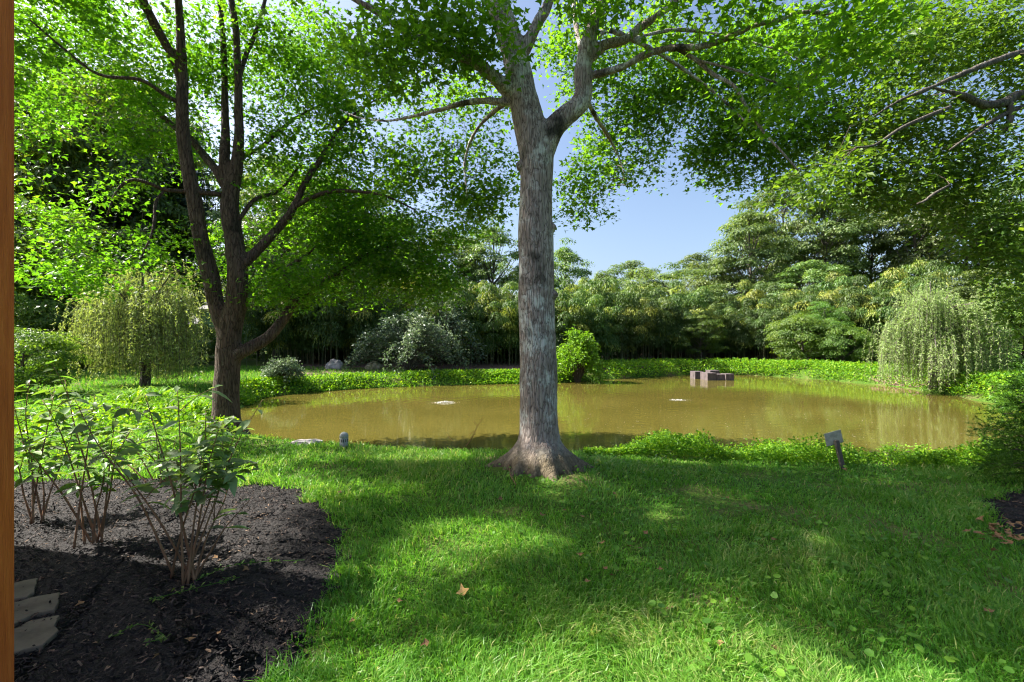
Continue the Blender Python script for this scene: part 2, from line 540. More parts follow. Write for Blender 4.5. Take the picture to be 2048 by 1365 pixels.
M['roofing'] = noise_mat('grey_shingle', [(0.3, (0.17, 0.16, 0.165)), (0.7, (0.24, 0.23, 0.235))], scale=8, bump=0.3)
M['dryleaf'] = noise_mat('dry_leaf', [(0.3, (0.10, 0.05, 0.02)), (0.5, (0.19, 0.105, 0.045)), (0.7, (0.29, 0.18, 0.085))], scale=20, bump=0.2)
M['yellowleaf'] = noise_mat('yellow_leaf', [(0.3, (0.5, 0.28, 0.08)), (0.7, (0.62, 0.40, 0.15))], scale=20, bump=0.2)
M['foam'] = noise_mat('white_foam', [(0.3, (0.5, 0.52, 0.5)), (0.7, (0.68, 0.68, 0.64))], scale=20, bump=0, rough=0.3)


def ground_mat():
    m, nt, out = new_mat('lawn_ground')
    tc = N(nt, 'ShaderNodeTexCoord')
    n1 = N(nt, 'ShaderNodeTexNoise'); n1.inputs['Scale'].default_value = 1.1; n1.inputs['Detail'].default_value = 5
    n2 = N(nt, 'ShaderNodeTexNoise'); n2.inputs['Scale'].default_value = 28; n2.inputs['Detail'].default_value = 7
    nt.links.new(tc.outputs['Object'], n1.inputs['Vector'])
    nt.links.new(tc.outputs['Object'], n2.inputs['Vector'])
    r1 = ramp(nt, [(0.35, (0.05, 0.12, 0.014)), (0.55, (0.085, 0.15, 0.022)), (0.68, (0.18, 0.16, 0.07))], n1.outputs['Fac'])
    r2 = ramp(nt, [(0.3, (0.45, 0.42, 0.4)), (0.6, (1.0, 1.0, 1.0)), (0.8, (1.4, 1.3, 1.1))], n2.outputs['Fac'])
    mu = N(nt, 'ShaderNodeMix', data_type='RGBA', blend_type='MULTIPLY'); mu.inputs[0].default_value = 1
    nt.links.new(r1.outputs[0], mu.inputs[6]); nt.links.new(r2.outputs[0], mu.inputs[7])
    p = N(nt, 'ShaderNodeBsdfPrincipled'); p.inputs['Roughness'].default_value = 0.95; p.inputs['Specular IOR Level'].default_value = 0.1
    nt.links.new(mu.outputs[2], p.inputs['Base Color'])
    b = N(nt, 'ShaderNodeBump'); b.inputs['Strength'].default_value = 0.9; b.inputs['Distance'].default_value = 0.05
    nt.links.new(n2.outputs['Fac'], b.inputs['Height']); nt.links.new(b.outputs[0], p.inputs['Normal'])
    nt.links.new(p.outputs[0], out.inputs['Surface'])
    return m


M['ground'] = ground_mat()
AER = [P(890, 806, 15.1), P(1358, 801, 15.8)]


def water_mat():
    m, nt, out = new_mat('pond_water')
    tc = N(nt, 'ShaderNodeTexCoord')
    mp = N(nt, 'ShaderNodeMapping'); mp.inputs['Scale'].default_value = (0.7, 1.6, 1)
    nt.links.new(tc.outputs['Object'], mp.inputs['Vector'])
    n1 = N(nt, 'ShaderNodeTexNoise'); n1.inputs['Scale'].default_value = 3.0; n1.inputs['Detail'].default_value = 4; n1.inputs['Distortion'].default_value = 0.6
    nt.links.new(mp.outputs[0], n1.inputs['Vector'])
    n2 = N(nt, 'ShaderNodeTexNoise'); n2.inputs['Scale'].default_value = 0.35; n2.inputs['Detail'].default_value = 3
    nt.links.new(tc.outputs['Object'], n2.inputs['Vector'])
    r = ramp(nt, [(0.3, (0.078, 0.067, 0.013)), (0.7, (0.103, 0.087, 0.019))], n2.outputs['Fac'])
    hs = [n1.outputs['Fac']]
    for c in AER:                                     # rings that spread from the two bubblers
        vs = N(nt, 'ShaderNodeVectorMath', operation='DISTANCE')
        vs.inputs[1].default_value = (c[0], c[1], -0.45)
        nt.links.new(tc.outputs['Object'], vs.inputs[0])
        ml = N(nt, 'ShaderNodeMath', operation='MULTIPLY'); ml.inputs[1].default_value = 17.0
        nt.links.new(vs.outputs['Value'], ml.inputs[0])
        sn = N(nt, 'ShaderNodeMath', operation='SINE'); nt.links.new(ml.outputs[0], sn.inputs[0])
        fo = N(nt, 'ShaderNodeMapRange'); fo.inputs['From Min'].default_value = 0.2; fo.inputs['From Max'].default_value = 7.0
        fo.inputs['To Min'].default_value = 0.35; fo.inputs['To Max'].default_value = 0.0
        nt.links.new(vs.outputs['Value'], fo.inputs['Value'])
        pr = N(nt, 'ShaderNodeMath', operation='MULTIPLY')
        nt.links.new(sn.outputs[0], pr.inputs[0]); nt.links.new(fo.outputs[0], pr.inputs[1])
        hs.append(pr.outputs[0])
    a1 = N(nt, 'ShaderNodeMath', operation='ADD'); nt.links.new(hs[0], a1.inputs[0]); nt.links.new(hs[1], a1.inputs[1])
    a2 = N(nt, 'ShaderNodeMath', operation='ADD'); nt.links.new(a1.outputs[0], a2.inputs[0]); nt.links.new(hs[2], a2.inputs[1])
    b = N(nt, 'ShaderNodeBump'); b.inputs['Strength'].default_value = 0.3; b.inputs['Distance'].default_value = 0.008
    nt.links.new(a2.outputs[0], b.inputs['Height'])
    p = N(nt, 'ShaderNodeBsdfPrincipled')
    p.inputs['Roughness'].default_value = 0.04
    p.inputs['IOR'].default_value = 1.36
    nt.links.new(r.outputs[0], p.inputs['Base Color'])
    nt.links.new(b.outputs[0], p.inputs['Normal'])
    nt.links.new(p.outputs[0], out.inputs['Surface'])
    return m


M['water'] = water_mat()

# ------------------------------------------------------------------ terrain
pond_ctrl = np.array([(-6.6, 10.6), (-7.4, 12.4), (-8.3, 14.5), (-8.7, 16.9), (-6.6, 19.3), (-3.5, 20.7), (-0.6, 21.5), (2.35, 22.3),
                      (6.2, 24.8), (10.6, 27.2), (13.8, 27.2), (15.9, 25.0), (17.0, 20.5), (16.2, 16.6), (15.2, 13.2), (15.0, 10.0),
                      (12.8, 7.7), (9.0, 6.9), (6.6, 6.65), (4.7, 6.75), (2.2, 7.15), (-0.2, 7.5), (-2.6, 7.95), (-4.4, 8.6), (-5.9, 9.4)])
_pc = np.concatenate([pond_ctrl[-3:], pond_ctrl, pond_ctrl[:3]])
POND = smooth_line(_pc, 31 * 8)[2 * 8 + 8:-2 * 8 - 8]


def in_poly(x, y, poly):
    x = np.asarray(x, float); y = np.asarray(y, float)
    c = np.zeros(x.shape, bool)
    px, py = poly[:, 0], poly[:, 1]
    j = len(poly) - 1
    for i in range(len(poly)):
        cond = ((py[i] > y) != (py[j] > y)) & (x < (px[j] - px[i]) * (y - py[i]) / (py[j] - py[i] + 1e-12) + px[i])
        c ^= cond
        j = i
    return c


def sdf(x, y, poly):
    x = np.asarray(x, float).ravel(); y = np.asarray(y, float).ravel()
    d = np.full(x.shape, 1e9)
    q = np.roll(poly, -1, axis=0)
    for a, b in zip(poly, q):
        ab = b - a
        t = np.clip(((x - a[0]) * ab[0] + (y - a[1]) * ab[1]) / (ab @ ab + 1e-12), 0, 1)
        d = np.minimum(d, (x - a[0] - t * ab[0]) ** 2 + (y - a[1] - t * ab[1]) ** 2)
    d = np.sqrt(d)
    return np.where(in_poly(x, y, poly), -d, d)


TREE_C = np.array([0.30, 5.65])


def terr(x, y):
    sh = np.shape(x)
    x = np.asarray(x, float).ravel(); y = np.asarray(y, float).ravel()
    s = sdf(x, y, POND)
    far = sstep(12, 18, y)
    z = -0.55 + 0.50 * sstep(0, 0.8, s) + 0.05 * sstep(0.7, 2.2, s)
    z = z + far * 0.22 * sstep(0, 7, s)
    z = np.where(s < 0, -0.55 - 0.7 * sstep(0, 2.5, -s), z)
    hill = 0.17 * np.maximum(0, y - 34) * sstep(2, 18, x) + 0.10 * np.maximum(0, x - 20) * sstep(6, 16, y)
    z = z + np.minimum(hill, 9.0) + 0.02 * np.clip(y - 24, 0, 40) * sstep(0, -12, x)
    z = z + 0.09 * np.exp(-((x - TREE_C[0]) ** 2 + (y - TREE_C[1]) ** 2) / 0.9)
    z = z + 0.02 * np.sin(x * 1.3 + 0.7) * np.sin(y * 1.1 + x * 0.4) * sstep(0.3, 1.5, s)
    return z.reshape(sh)


def tz(x, y):
    return float(terr(np.array([x]), np.array([y]))[0])


u = np.linspace(-1, 1, 230)
gx = 1.0 + 12 * u + 240 * np.abs(u) ** 7 * np.sign(u) + 16 * u ** 3
v = np.linspace(0, 1, 260)
gy = -6 + 42 * v + 300 * v ** 9
GX, GY = np.meshgrid(gx, gy, indexing='ij')
GZ = terr(GX, GY)
nx, ny = GX.shape
idx = np.arange(nx * ny).reshape(nx, ny)
quads = np.stack([idx[:-1, :-1], idx[1:, :-1], idx[1:, 1:], idx[:-1, 1:]], -1).reshape(-1, 4)
add('ground', mesh_np('ground', np.stack([GX, GY, GZ], -1).reshape(-1, 3), [quads], M['ground'], smooth=True), kind='structure')

# pond water: a grid a little larger than the waterline
WZ = -0.45
wx = np.linspace(-12, 19, 160); wy = np.linspace(5.5, 29, 140)
WX, WY = np.meshgrid(wx, wy, indexing='ij')
wi = np.arange(WX.size).reshape(WX.shape)
wq = np.stack([wi[:-1, :-1], wi[1:, :-1], wi[1:, 1:], wi[:-1, 1:]], -1).reshape(-1, 4)
cxy = np.stack([WX, WY], -1).reshape(-1, 2)[wq].mean(1)
wq = wq[sdf(cxy[:, 0], cxy[:, 1], POND) < 0.45]
add('pond_water', mesh_np('pond_water', np.stack([WX, WY, np.full_like(WX, WZ)], -1).reshape(-1, 3), [wq], M['water'], smooth=True), kind='structure')


def bed(name, poly, mat, lift=0.012, mound=0.03, rings=26, jitter=0.03, nb=160):
    """a planting bed: a sheet with an uneven edge laid over the ground"""
    poly = np.asarray(poly, float)
    pc = np.concatenate([poly[-2:], poly, poly[:2]])
    k = len(pc)
    b = smooth_line(pc, (k - 1) * 12 + 1)[24 - 12:-24 + 12 - 12 or None]
    t = np.linspace(0, len(poly) * 12, nb, endpoint=False)
    full = smooth_line(np.concatenate([poly[-1:], poly, poly[:2]]), (len(poly) + 2) * 12 + 1)[12:12 + len(poly) * 12]
    b = full[(t.astype(int)) % len(full)]
    b = b + R.standard_normal(b.shape) * jitter
    c = b.mean(0)
    V = []
    for i in range(rings):
        f = (i / (rings - 1)) ** 0.8
        V.append(c + (b - c) * f)
    V = np.array(V)
    z = terr(V[..., 0], V[..., 1])
    f = (np.arange(rings) / (rings - 1)) ** 0.8
    z = z + lift + mound * sstep(0, 0.25, 1 - f)[:, None] + 0.003 * R.standard_normal(z.shape) * (f < 0.999)[:, None]
    VV = np.concatenate([V, z[..., None]], -1).reshape(-1, 3)
    i = np.arange(rings - 1)[:, None] * nb
    j = np.arange(nb)[None]
    j2 = (j + 1) % nb
    Q = np.stack([i + j, i + nb + j, i + nb + j2, i + j2], -1).reshape(-1, 4)
    o = add(name, mesh_np(name, VV, [Q], mat, smooth=True), kind='structure')
    return o, b


bed_px = [(-160, 1000), (-60, 975), (120, 962), (300, 958), (500, 972), (600, 985), (660, 1030), (692, 1090), (672, 1160), (645, 1230), (605, 1290), (560, 1365), (500, 1460), (380, 1560), (-100, 1620), (-500, 1560), (-620, 1300), (-420, 1090)]
bed_l = np.array([G(a, b)[:2] for a, b in bed_px])
BED_L_OBJ, BED_L = bed('mulch_bed', bed_l, M['mulch'], jitter=.05)
bed_r = np.array([(4.62, 4.45), (4.25, 3.95), (3.95, 3.45), (3.72, 3.12), (4.0, 2.7), (4.8, 2.5), (6.2, 3.0), (6.8, 4.0), (6.4, 4.8), (5.4, 4.75)])
BED_R_OBJ, BED_R = bed('mulch_bed', bed_r, M['mulch'], mound=0.02)


def strip(name, cl, w0, w1, mat, lift=0.02, n=90, m=8):
    """a strip of ground cover that follows the centre line cl"""
    L = smooth_line(cl, n)
    t = np.gradient(L, axis=0)
    nn = nrm(np.stack([-t[:, 1], t[:, 0]], -1))
    s = np.linspace(-1, 1, m)
    jit = 1 + 0.25 * R.standard_normal((n, 2)).cumsum(0) / np.sqrt(np.arange(1, n + 1))[:, None]
    W = np.where(s[None] < 0, w0 * jit[:, :1], w1 * jit[:, 1:]) * s[None]
    X = L[:, None, 0] + W * nn[:, None, 0]
    Y = L[:, None, 1] + W * nn[:, None, 1]
    Z = terr(X, Y) + lift
    i = np.arange(n * m).reshape(n, m)
    Q = np.stack([i[:-1, :-1], i[1:, :-1], i[1:, 1:], i[:-1, 1:]], -1).reshape(-1, 4)
    return add(name, mesh_np(name, np.stack([X, Y, Z], -1).reshape(-1, 3), [Q], mat, smooth=True), kind='structure')


strip('leaf_litter_path', np.array([(-10.5, 20.5), (-7.5, 22.8), (-4, 24.0), (-0.5, 24.6), (3, 25.4), (7, 28.0), (11, 30.2)]), 1.0, 1.2, M['litter'])
strip('bamboo_shade_litter', np.array([(-13, 27.5), (-7.5, 27.8), (-3, 28.6), (1, 29.4), (5, 31.0), (9, 34.5), (14, 37.5), (19, 36.0), (22, 31)]), 3.6, 3.8, M['litter'], lift=.03, m=16)  # brown litter sheet added so ground behind the canes looks shaded
strip('bare_earth_path', np.array([(17.5, 22), (17.6, 19), (17.5, 16.4), (18.5, 15.0)]), 0.5, 0.5, M['litter'])


def bed_z(x, y):
    z = terr(x, y)
    s = np.minimum(sdf(x, y, BED_L), sdf(x, y, BED_R)).reshape(np.shape(z))
    return z + np.where(s < 0, 0.012 + 0.03 * sstep(0, 0.35, -s), 0)


# mulch chips
def chips(name, poly, n, label_loc, maxd=9.0):
    mn, mx = poly.min(0), poly.max(0)
    d0 = max(mn[1], 1.8)
    yy = d0 + (min(mx[1], maxd) - d0) * R.random(n * 3) ** 1.3
    xx = mn[0] + (mx[0] - mn[0]) * R.random(n * 3)
    ok = in_poly(xx, yy, poly) & (np.abs(xx) < yy * 1.2 + .7)
    xx, yy = xx[ok][:n], yy[ok][:n]
    k = len(xx)
    z = bed_z(xx, yy) + 0.004 + 0.012 * R.random(k)
    pos = np.stack([xx, yy, z], -1)
    tm = (np.array([[-.16, 0, 0], [.16, .05, 0], [.13, .95, .04], [-.12, 1, 0], [0, .5, .14]]), np.array([[0, 1, 4], [1, 2, 4], [2, 3, 4], [3, 0, 4]]))
    nor = np.array([0, 0, 1.0]) + 0.45 * rvec(k)
    va = R.random(k) ** 1.6
    V, F, va = leaves(pos, nor, rvec(k), 0.012 + 0.028 * R.random(k) ** 2, tm, va)
    return add(name, mesh_np(name, V, F, M['chip'], va), kind='stuff')


o = chips('mulch_chips', BED_L, 27000, None)
o['label'] = 'dark shredded bark mulch covering the left planting bed'; o['category'] = 'mulch'
o = chips('mulch_chips', BED_R, 6000, None)
o['label'] = 'dark bark mulch under the evergreen shrub at right'; o['category'] = 'mulch'

# ------------------------------------------------------------------ trees with limbs traced in depth
def remesh(name, tubes, voxel, smooth_it, mat, parent):
    mb = MB()
    for pts, rad in tubes:
        V, F = tube_arr(pts, rad, 14, True, 0.0)
        mb.add(V, F)
    V, F, _ = mb.get()
    loc = np.array(parent.location)
    tmp = bpy.data.objects.new('tmp', mesh_np('tmp', V - loc, F))
    COL.objects.link(tmp)
    m = tmp.modifiers.new('r', 'REMESH'); m.mode = 'VOXEL'; m.voxel_size = voxel; m.use_smooth_shade = True
    m2 = tmp.modifiers.new('s', 'SMOOTH'); m2.factor = 0.5; m2.iterations = smooth_it
    dg = bpy.context.evaluated_depsgraph_get()
    me = bpy.data.meshes.new_from_object(tmp.evaluated_get(dg))
    bpy.data.objects.remove(tmp)
    me.name = name
    # knots and swellings
    n = len(me.vertices)
    co = np.empty(n * 3, np.float32); me.vertices.foreach_get('co', co); co = co.reshape(-1, 3)
    no = np.empty(n * 3, np.float32); me.vertex_normals.foreach_get('vector', no); no = no.reshape(-1, 3)
    h = np.array([mnoise.noise(Vector((c[0] * 7, c[1] * 7, c[2] * 2.2))) * 0.010 + mnoise.noise(Vector((c[0] * 26, c[1] * 26, c[2] * 4))) * 0.006 for c in co])
    co = co + no * h[:, None]
    me.vertices.foreach_set('co', co.astype(np.float32).ravel())
    me.materials.clear(); me.materials.append(mat)
    me.update()
    return add(name, me, parent)


def limb(rows, dens=0.07):
    """rows of (px, py, depth, half width in px) -> smooth polyline and radii"""
    rows = np.array(rows, float)
    pts = np.array([P(a, b, d) for a, b, d, _ in rows])
    rad = rows[:, 3] * rows[:, 2] / FPX
    L = np.linalg.norm(np.diff(pts, axis=0), axis=1).sum()
    n = max(5, int(L / dens))
    q = smooth_line(np.concatenate([pts, rad[:, None]], 1), n)
    return q[:, :3], np.maximum(q[:, 3], 0.003)


def blob_points(blobs):
    out = []
    for px, py, d, rx, ry, rd, n in blobs:
        c = P(px, py, d)
        q = ball(n)
        q = q * (0.55 + 0.45 * R.random((n, 1)))  ** 0.3
        out.append(c + q * np.array([rx * d / FPX, rd, ry * d / FPX]))
    return np.concatenate(out)


def ell_points(ells):
    out = []
    for c, r, n in ells:
        out.append(np.array(c) + ball(n) * np.array(r))
    return np.concatenate(out)


def layer_pts(n, xr, yr, zr, sc, seed, thr):
    x = xr[0] + (xr[1] - xr[0]) * R.random(n); y = yr[0] + (yr[1] - yr[0]) * R.random(n)
    ok = vnoise(x * sc, y * sc, seed) > thr
    x, y = x[ok], y[ok]
    z = np.maximum(zr[0] + (zr[1] - zr[0]) * R.random(len(x)), CAMH + .78 * y)
    return np.stack([x, y, z], -1)


LIT = [(760, 990, 90, 12), (985, 1075, 140, 42), (880, 912, 100, 18), (1130, 970, 60, 22), (1320, 1025, 55, 18), (985, 1160, 55, 18), (640, 915, 80, 10), (560, 890, 60, 10),
       (830, 1130, 45, 12), (1600, 1185, 75, 14), (1420, 1225, 60, 14), (1460, 990, 40, 6), (1900, 1040, 60, 14), (1180, 1315, 130, 22), (760, 1345, 150, 32), (960, 1345, 110, 26), (1540, 1325, 75, 14), (1850, 1310, 100, 20), (1740, 965, 50, 4), (1680, 1080, 45, 9), (1250, 1130, 35, 8),
       (1600, 906, 470, 20), (660, 886, 150, 12), (330, 1025, 270, 50), (590, 1095, 60, 16), (715, 1195, 110, 55)]


def sun_patch(x, y):
    y = np.maximum(y, .5)
    px = 1024 + x / y * FPX; py = 682.5 + CAMH / y * FPX
    wob = .35 * vnoise(px / 40, py / 16, 4)
    lit = np.zeros(len(x), bool)
    for cx_, cy_, rx, ry in LIT:
        lit |= (np.abs(px - cx_) / (rx + 120 / y)) ** 2 + (np.abs(py - cy_) / (ry + 190 / y ** 2)) ** 2 + wob < 1.1
    return lit


def open_gaps(c, keep=.1):
    """thin the crown where the sun gets through to the patches on the lawn"""
    g = c[:, :2] - SUND[None, :2] / SUND[2] * c[:, 2:]
    return c[~sun_patch(g[:, 0], g[:, 1]) | (R.random(len(c)) < keep)]


def shade_pts(n, xr, yr, zr):
    """points of an added, unseen crown layer whose shadow falls on the lawn between the sun patches"""
    x = xr[0] + (xr[1] - xr[0]) * R.random(n); y = yr[0] + (yr[1] - yr[0]) * R.random(n)
    lit = sun_patch(x, y)
    x, y = x[~lit], y[~lit]
    z = zr[0] + (zr[1] - zr[0]) * R.random(len(x))
    return np.stack([x + SUND[0] / SUND[2] * z, y + SUND[1] / SUND[2] * z, z], -1)


def leafy(limbs, clusters, per, spread, lsize, tmpl, parent, leafmat, twigmat, droop=0.25, flat=0.5, tilt=0.55, minr=0.0025, thick=0.011, crown='crown'):
    """thin branches from the nearest limb to every leaf cluster, then the leaves of the clusters"""
    nodes = np.concatenate([p for p, r in limbs])
    nrad = np.concatenate([r for p, r in limbs])
    kd = kdtree.KDTree(len(nodes))
    for i, p in enumerate(nodes):
        kd.insert(p, i)
    kd.balance()
    d0 = np.array([kd.find(c)[2] for c in clusters])
    order = np.argsort(d0)
    pts_l, rad_l = list(nodes), list(nrad)
    tw = MB()
    ends = np.zeros_like(clusters); starts = np.zeros_like(clusters)
    kids = {}
    for q, ci in enumerate(order):
        if q and q % 60 == 0:
            kd = kdtree.KDTree(len(pts_l))
            for i, p in enumerate(pts_l):
                kd.insert(p, i)
            kd.balance()
        c = clusters[ci]
        best = min(kd.find_n(c, 8), key=lambda q: q[2] + .10 * kids.get(q[1], 0))
        co, i, dist = best
        kids[i] = kids.get(i, 0) + 1
        a = np.array(co)
        L = dist
        mid = (a + c) / 2 + np.array([0, 0, 0.16 * L]) + R.standard_normal(3) * 0.09 * L
        n = int(np.clip(L / 0.16, 3, 9))
        line = smooth_line(np.array([a, mid, c]), n)
        line[1:-1] += R.standard_normal((n - 2, 3)) * 0.018
        r0 = min(rad_l[i] * 0.75, minr + thick * L)
        rr = np.linspace(max(r0, minr), minr * 0.8, n)
        V, F = tube_arr(line, rr, 4, False)
        tw.add(V, F)
        for p, r in zip(line[1:], rr[1:]):
            pts_l.append(p); rad_l.append(r)
        starts[ci] = line[max(0, n - 3)]; ends[ci] = c
    tw.wpart('branches', twigmat, parent)
    C = len(clusters)
    t = R.random((C, per)) * 1.15
    base = starts[:, None] + (ends - starts)[:, None] * t[..., None]
    off = np.clip(R.standard_normal((C, per, 3)), -1.6, 1.6) * spread
    off[..., 2] *= flat
    off[..., 2] -= droop * (off[..., 0] ** 2 + off[..., 1] ** 2) / spread
    pos = (base + off).reshape(-1, 3)
    axis = (off + 0.25 * spread * R.standard_normal(off.shape)).reshape(-1, 3)
    axis[:, 2] -= 0.3 * spread
    nor = np.array([0, 0, 1.0]) + tilt * rvec(len(pos))
    cv = R.random((C, 1)) * 0.4 + R.random((C, per)) * 0.6
    V, F, va = leaves(pos, nor, axis, lsize * (0.5 + 0.85 * R.random(len(pos)) ** 1.2), tmpl, cv.ravel())
    wpart(crown, V, F, leafmat, parent, va, kind='stuff')


# --- the maple in the middle
D = 5.65
t_mid = thing('maple_tree', 'big grey-barked maple in the middle of the lawn, trunk forking above', 'tree', (TREE_C[0], TREE_C[1], 0.05))
L_mid = [
    limb([(1076, 985, D, 84), (1076, 945, D, 65), (1077, 915, D, 51), (1078, 885, D, 43), (1078, 855, D, 39.5), (1077, 800, D, 38), (1077, 740, D, 37.5), (1074, 660, D, 36.5), (1072, 585, D, 36.5), (1073, 520, D, 36), (1071, 450, D, 35),
          (1072, 390, D, 33), (1073, 330, D, 34), (1068, 285, D, 35), (1056, 235, D, 31), (1045, 190, D, 29), (1032, 120, D, 26), (1013, 60, D, 24), (990, 0, D, 21), (965, -90, D, 18), (945, -200, D + .1, 15),
          (950, -330, D + .2, 11), (960, -480, D + .3, 7), (965, -600, D + .3, 3)]),
    limb([(1078, 330, D, 22), (1092, 285, D, 24), (1107, 258, D, 23), (1132, 232, D, 21), (1158, 210, D, 20), (1168, 182, D, 18), (1165, 140, D, 17), (1175, 90, D, 15), (1190, 40, D, 14), (1205, 0, D, 12), (1225, -90, D, 10),
          (1250, -220, D, 8), (1262, -380, D, 5), (1270, -500, D, 3)]),
    limb([(1035, 125, D, 12), (1052, 95, D, 13), (1064, 70, D, 12), (1078, 42, D, 11), (1096, 10, D, 10), (1112, -45, D - .1, 9), (1130, -150, D - .2, 7), (1140, -280, D - .3, 4)]),
    limb([(1045, 215, D, 12), (1012, 178, D, 15), (985, 152, D - .1, 13), (955, 128, D - .2, 12), (920, 112, D - .3, 11), (888, 98, D - .3, 9), (850, 82, D - .4, 8), (800, 58, D - .5, 7), (755, 25, D - .6, 7), (700, -5, D - .7, 6), (610, -50, D - .8, 4)]),
    limb([(1040, 208, D, 6), (1005, 205, D, 8), (970, 202, D + .1, 7), (930, 206, D + .2, 6), (880, 220, D + .4, 5), (830, 232, D + .7, 4), (775, 242, D + 1.2, 3.2), (720, 236, D + 1.7, 2.5), (670, 215, D + 2.1, 1.5)]),
    limb([(1172, 130, D, 9), (1190, 105, D, 11), (1215, 88, D, 10), (1250, 80, D - .1, 9), (1280, 56, D - .1, 9), (1312, 34, D - .2, 8), (1345, 8, D - .2, 7), (1400, -40, D - .3, 5), (1480, -90, D - .4, 3)]),
    limb([(1168, 152, D, 7), (1188, 150, D, 8), (1215, 144, D - .1, 8), (1250, 132, D - .2, 7.5), (1295, 108, D - .3, 7.5), (1345, 96, D - .4, 7), (1400, 94, D - .5, 7), (1455, 76, D - .5, 6.5), (1513, 50, D - .6, 6), (1560, 40, D - .6, 5.5), (1605, 24, D - .7, 5), (1690, 33, D - .8, 4), (1740, 38, D - .8, 3)]),
    limb([(1352, 98, D - .4, 3), (1395, 122, D - .4, 4.5), (1428, 150, D - .4, 4), (1468, 172, D - .5, 3.5), (1492, 212, D - .5, 3), (1528, 265, D - .5, 2.6), (1560, 300, D - .6, 2.2), (1597, 342, D - .6, 1.6)]),
    limb([(1390, 120, D - .4, 2.5), (1440, 132, D - .5, 2.5), (1530, 158, D - .6, 2.2), (1600, 184, D - .7, 1.6)]),
    limb([(1175, 95, D, 6), (1212, 62, D + .7, 6), (1262, 78, D + 1.3, 5.5), (1335, 118, D + 1.8, 4.5), (1420, 178, D + 2, 3.5), (1500, 252, D + 1.9, 2)]),
    limb([(1168, 185, D, 5), (1190, 232, D + .8, 5), (1216, 272, D + 1.5, 4), (1242, 325, D + 1.9, 2.5), (1250, 370, D + 1.9, 1.5)]),
    limb([(1040, 195, D, 6), (1000, 214, D + .8, 5.5), (952, 262, D + 1.5, 4), (930, 322, D + 1.9, 3), (935, 400, D + 1.9, 1.6)]),
    limb([(1262, 78, D + 1.3, 4), (1360, 60, D + 1.8, 4), (1480, 80, D + 2, 3), (1600, 120, D + 1.9, 2.2), (1670, 200, D + 1.9, 1.5)]),
    limb([(1168, 135, D, 6), (1160, 90, D + .3, 6), (1150, 40, D + .6, 5), (1145, -20, D + 1, 4)]),
]
roots = []
for ang, ln, r in [(182, .50, .14), (205, .2, .13), (232, .36, .15), (258, .25, .14), (283, .36, .17), (312, .25, .15), (336, .36, .14), (357, .5, .14), (60, .4, .15), (120, .4, .15)]:
    a = math.radians(ang)
    dx, dy = math.cos(a), math.sin(a)
    c = np.array([TREE_C[0] + .04, TREE_C[1], 0])
    pts = np.array([c + [dx * .13, dy * .13, .46], c + [dx * .21, dy * .21, .27], c + [dx * .34, dy * .34, .13], c + [dx * (.36 + ln * .35), dy * (.36 + ln * .35), .05], c + [dx * (.36 + ln * .85), dy * (.36 + ln * .85), -.04]])
    q = smooth_line(np.concatenate([pts, np.array([.08, r * .72, r * .78, r * .52, r * .3])[:, None]], 1), 14)
    roots.append((q[:, :3], q[:, 3]))
for a_, b_, r_, l_ in [(1111, 590, .045, .05), (1046, 500, .05, .03), (1106, 455, .05, .03), (1050, 700, .04, .02), (1012, 178, .05, .05), (1040, 330, .06, .03), (1066, 640, .05, -.02), (1075, 232, .06, .02)]:   # burls and branch collars
    q_ = P(a_, b_, D - .10)
    roots.append((np.array([q_ + [0, .10, 0], q_ + [0, 0, .01], q_ + [np.sign(a_ - 1075) * abs(l_) * .3, -l_, .015]]), np.array([r_, r_ * .9, r_ * .45])))
thickl = [(p, r) for p, r in L_mid if r.max() > 0.03]
remesh('trunk', thickl + roots, 0.024, 5, M['bark_center'], t_mid)
mb = MB()
for p, r in L_mid:
    if r.max() <= 0.03:
        mb.add(*tube_arr(p, r, 7))
mb.wpart('limbs', M['bark_center'], t_mid, smooth=True)
cl = np.concatenate([
    blob_points([(1290, 120, 8.4, 170, 110, .5, 120), (1255, 270, 8.3, 105, 100, .4, 100), (1165, 375, 8.2, 55, 80, .3, 52), (1130, 120, 8.4, 90, 120, .4, 60),
                 (1420, 160, 8.3, 130, 110, .5, 120), (1445, 300, 8.2, 80, 95, .4, 75), (1530, 270, 8.2, 85, 110, .4, 85), (1580, 110, 8.3, 150, 120, .6, 120), (1650, 260, 8.2, 90, 100, .4, 60),
                 (1260, -30, 5.0, 150, 60, .5, 26), (1480, -20, 4.8, 120, 50, .5, 22), (1580, 190, 4.8, 80, 60, .4, 12), (1700, 60, 4.7, 100, 80, .6, 30),
                 (900, 50, 5.0, 150, 80, .5, 60), (780, 100, 4.9, 110, 90, .5, 45), (900, 200, 8.3, 140, 110, .4, 110), (960, 360, 8.3, 85, 100, .4, 85), (820, 330, 8.4, 100, 80, .4, 55)]),
    ell_points([((0.6, 5.2, 7.6), (3.2, 1.4, 1.4), 60), ((3.2, 4.6, 6.4), (2.2, 1.4, 1.0), 50), ((-1.6, 4.8, 6.0), (1.5, 1.0, .7), 20)])])
cl = cl[(cl[:, 1] < 5.6) | (cl[:, 1] > 7.6)]
cl = open_gaps(cl, .45)
leafy(L_mid, cl, 38, 0.19, 0.085, MAPLE, t_mid, M['leaf_center'], M['twig'])

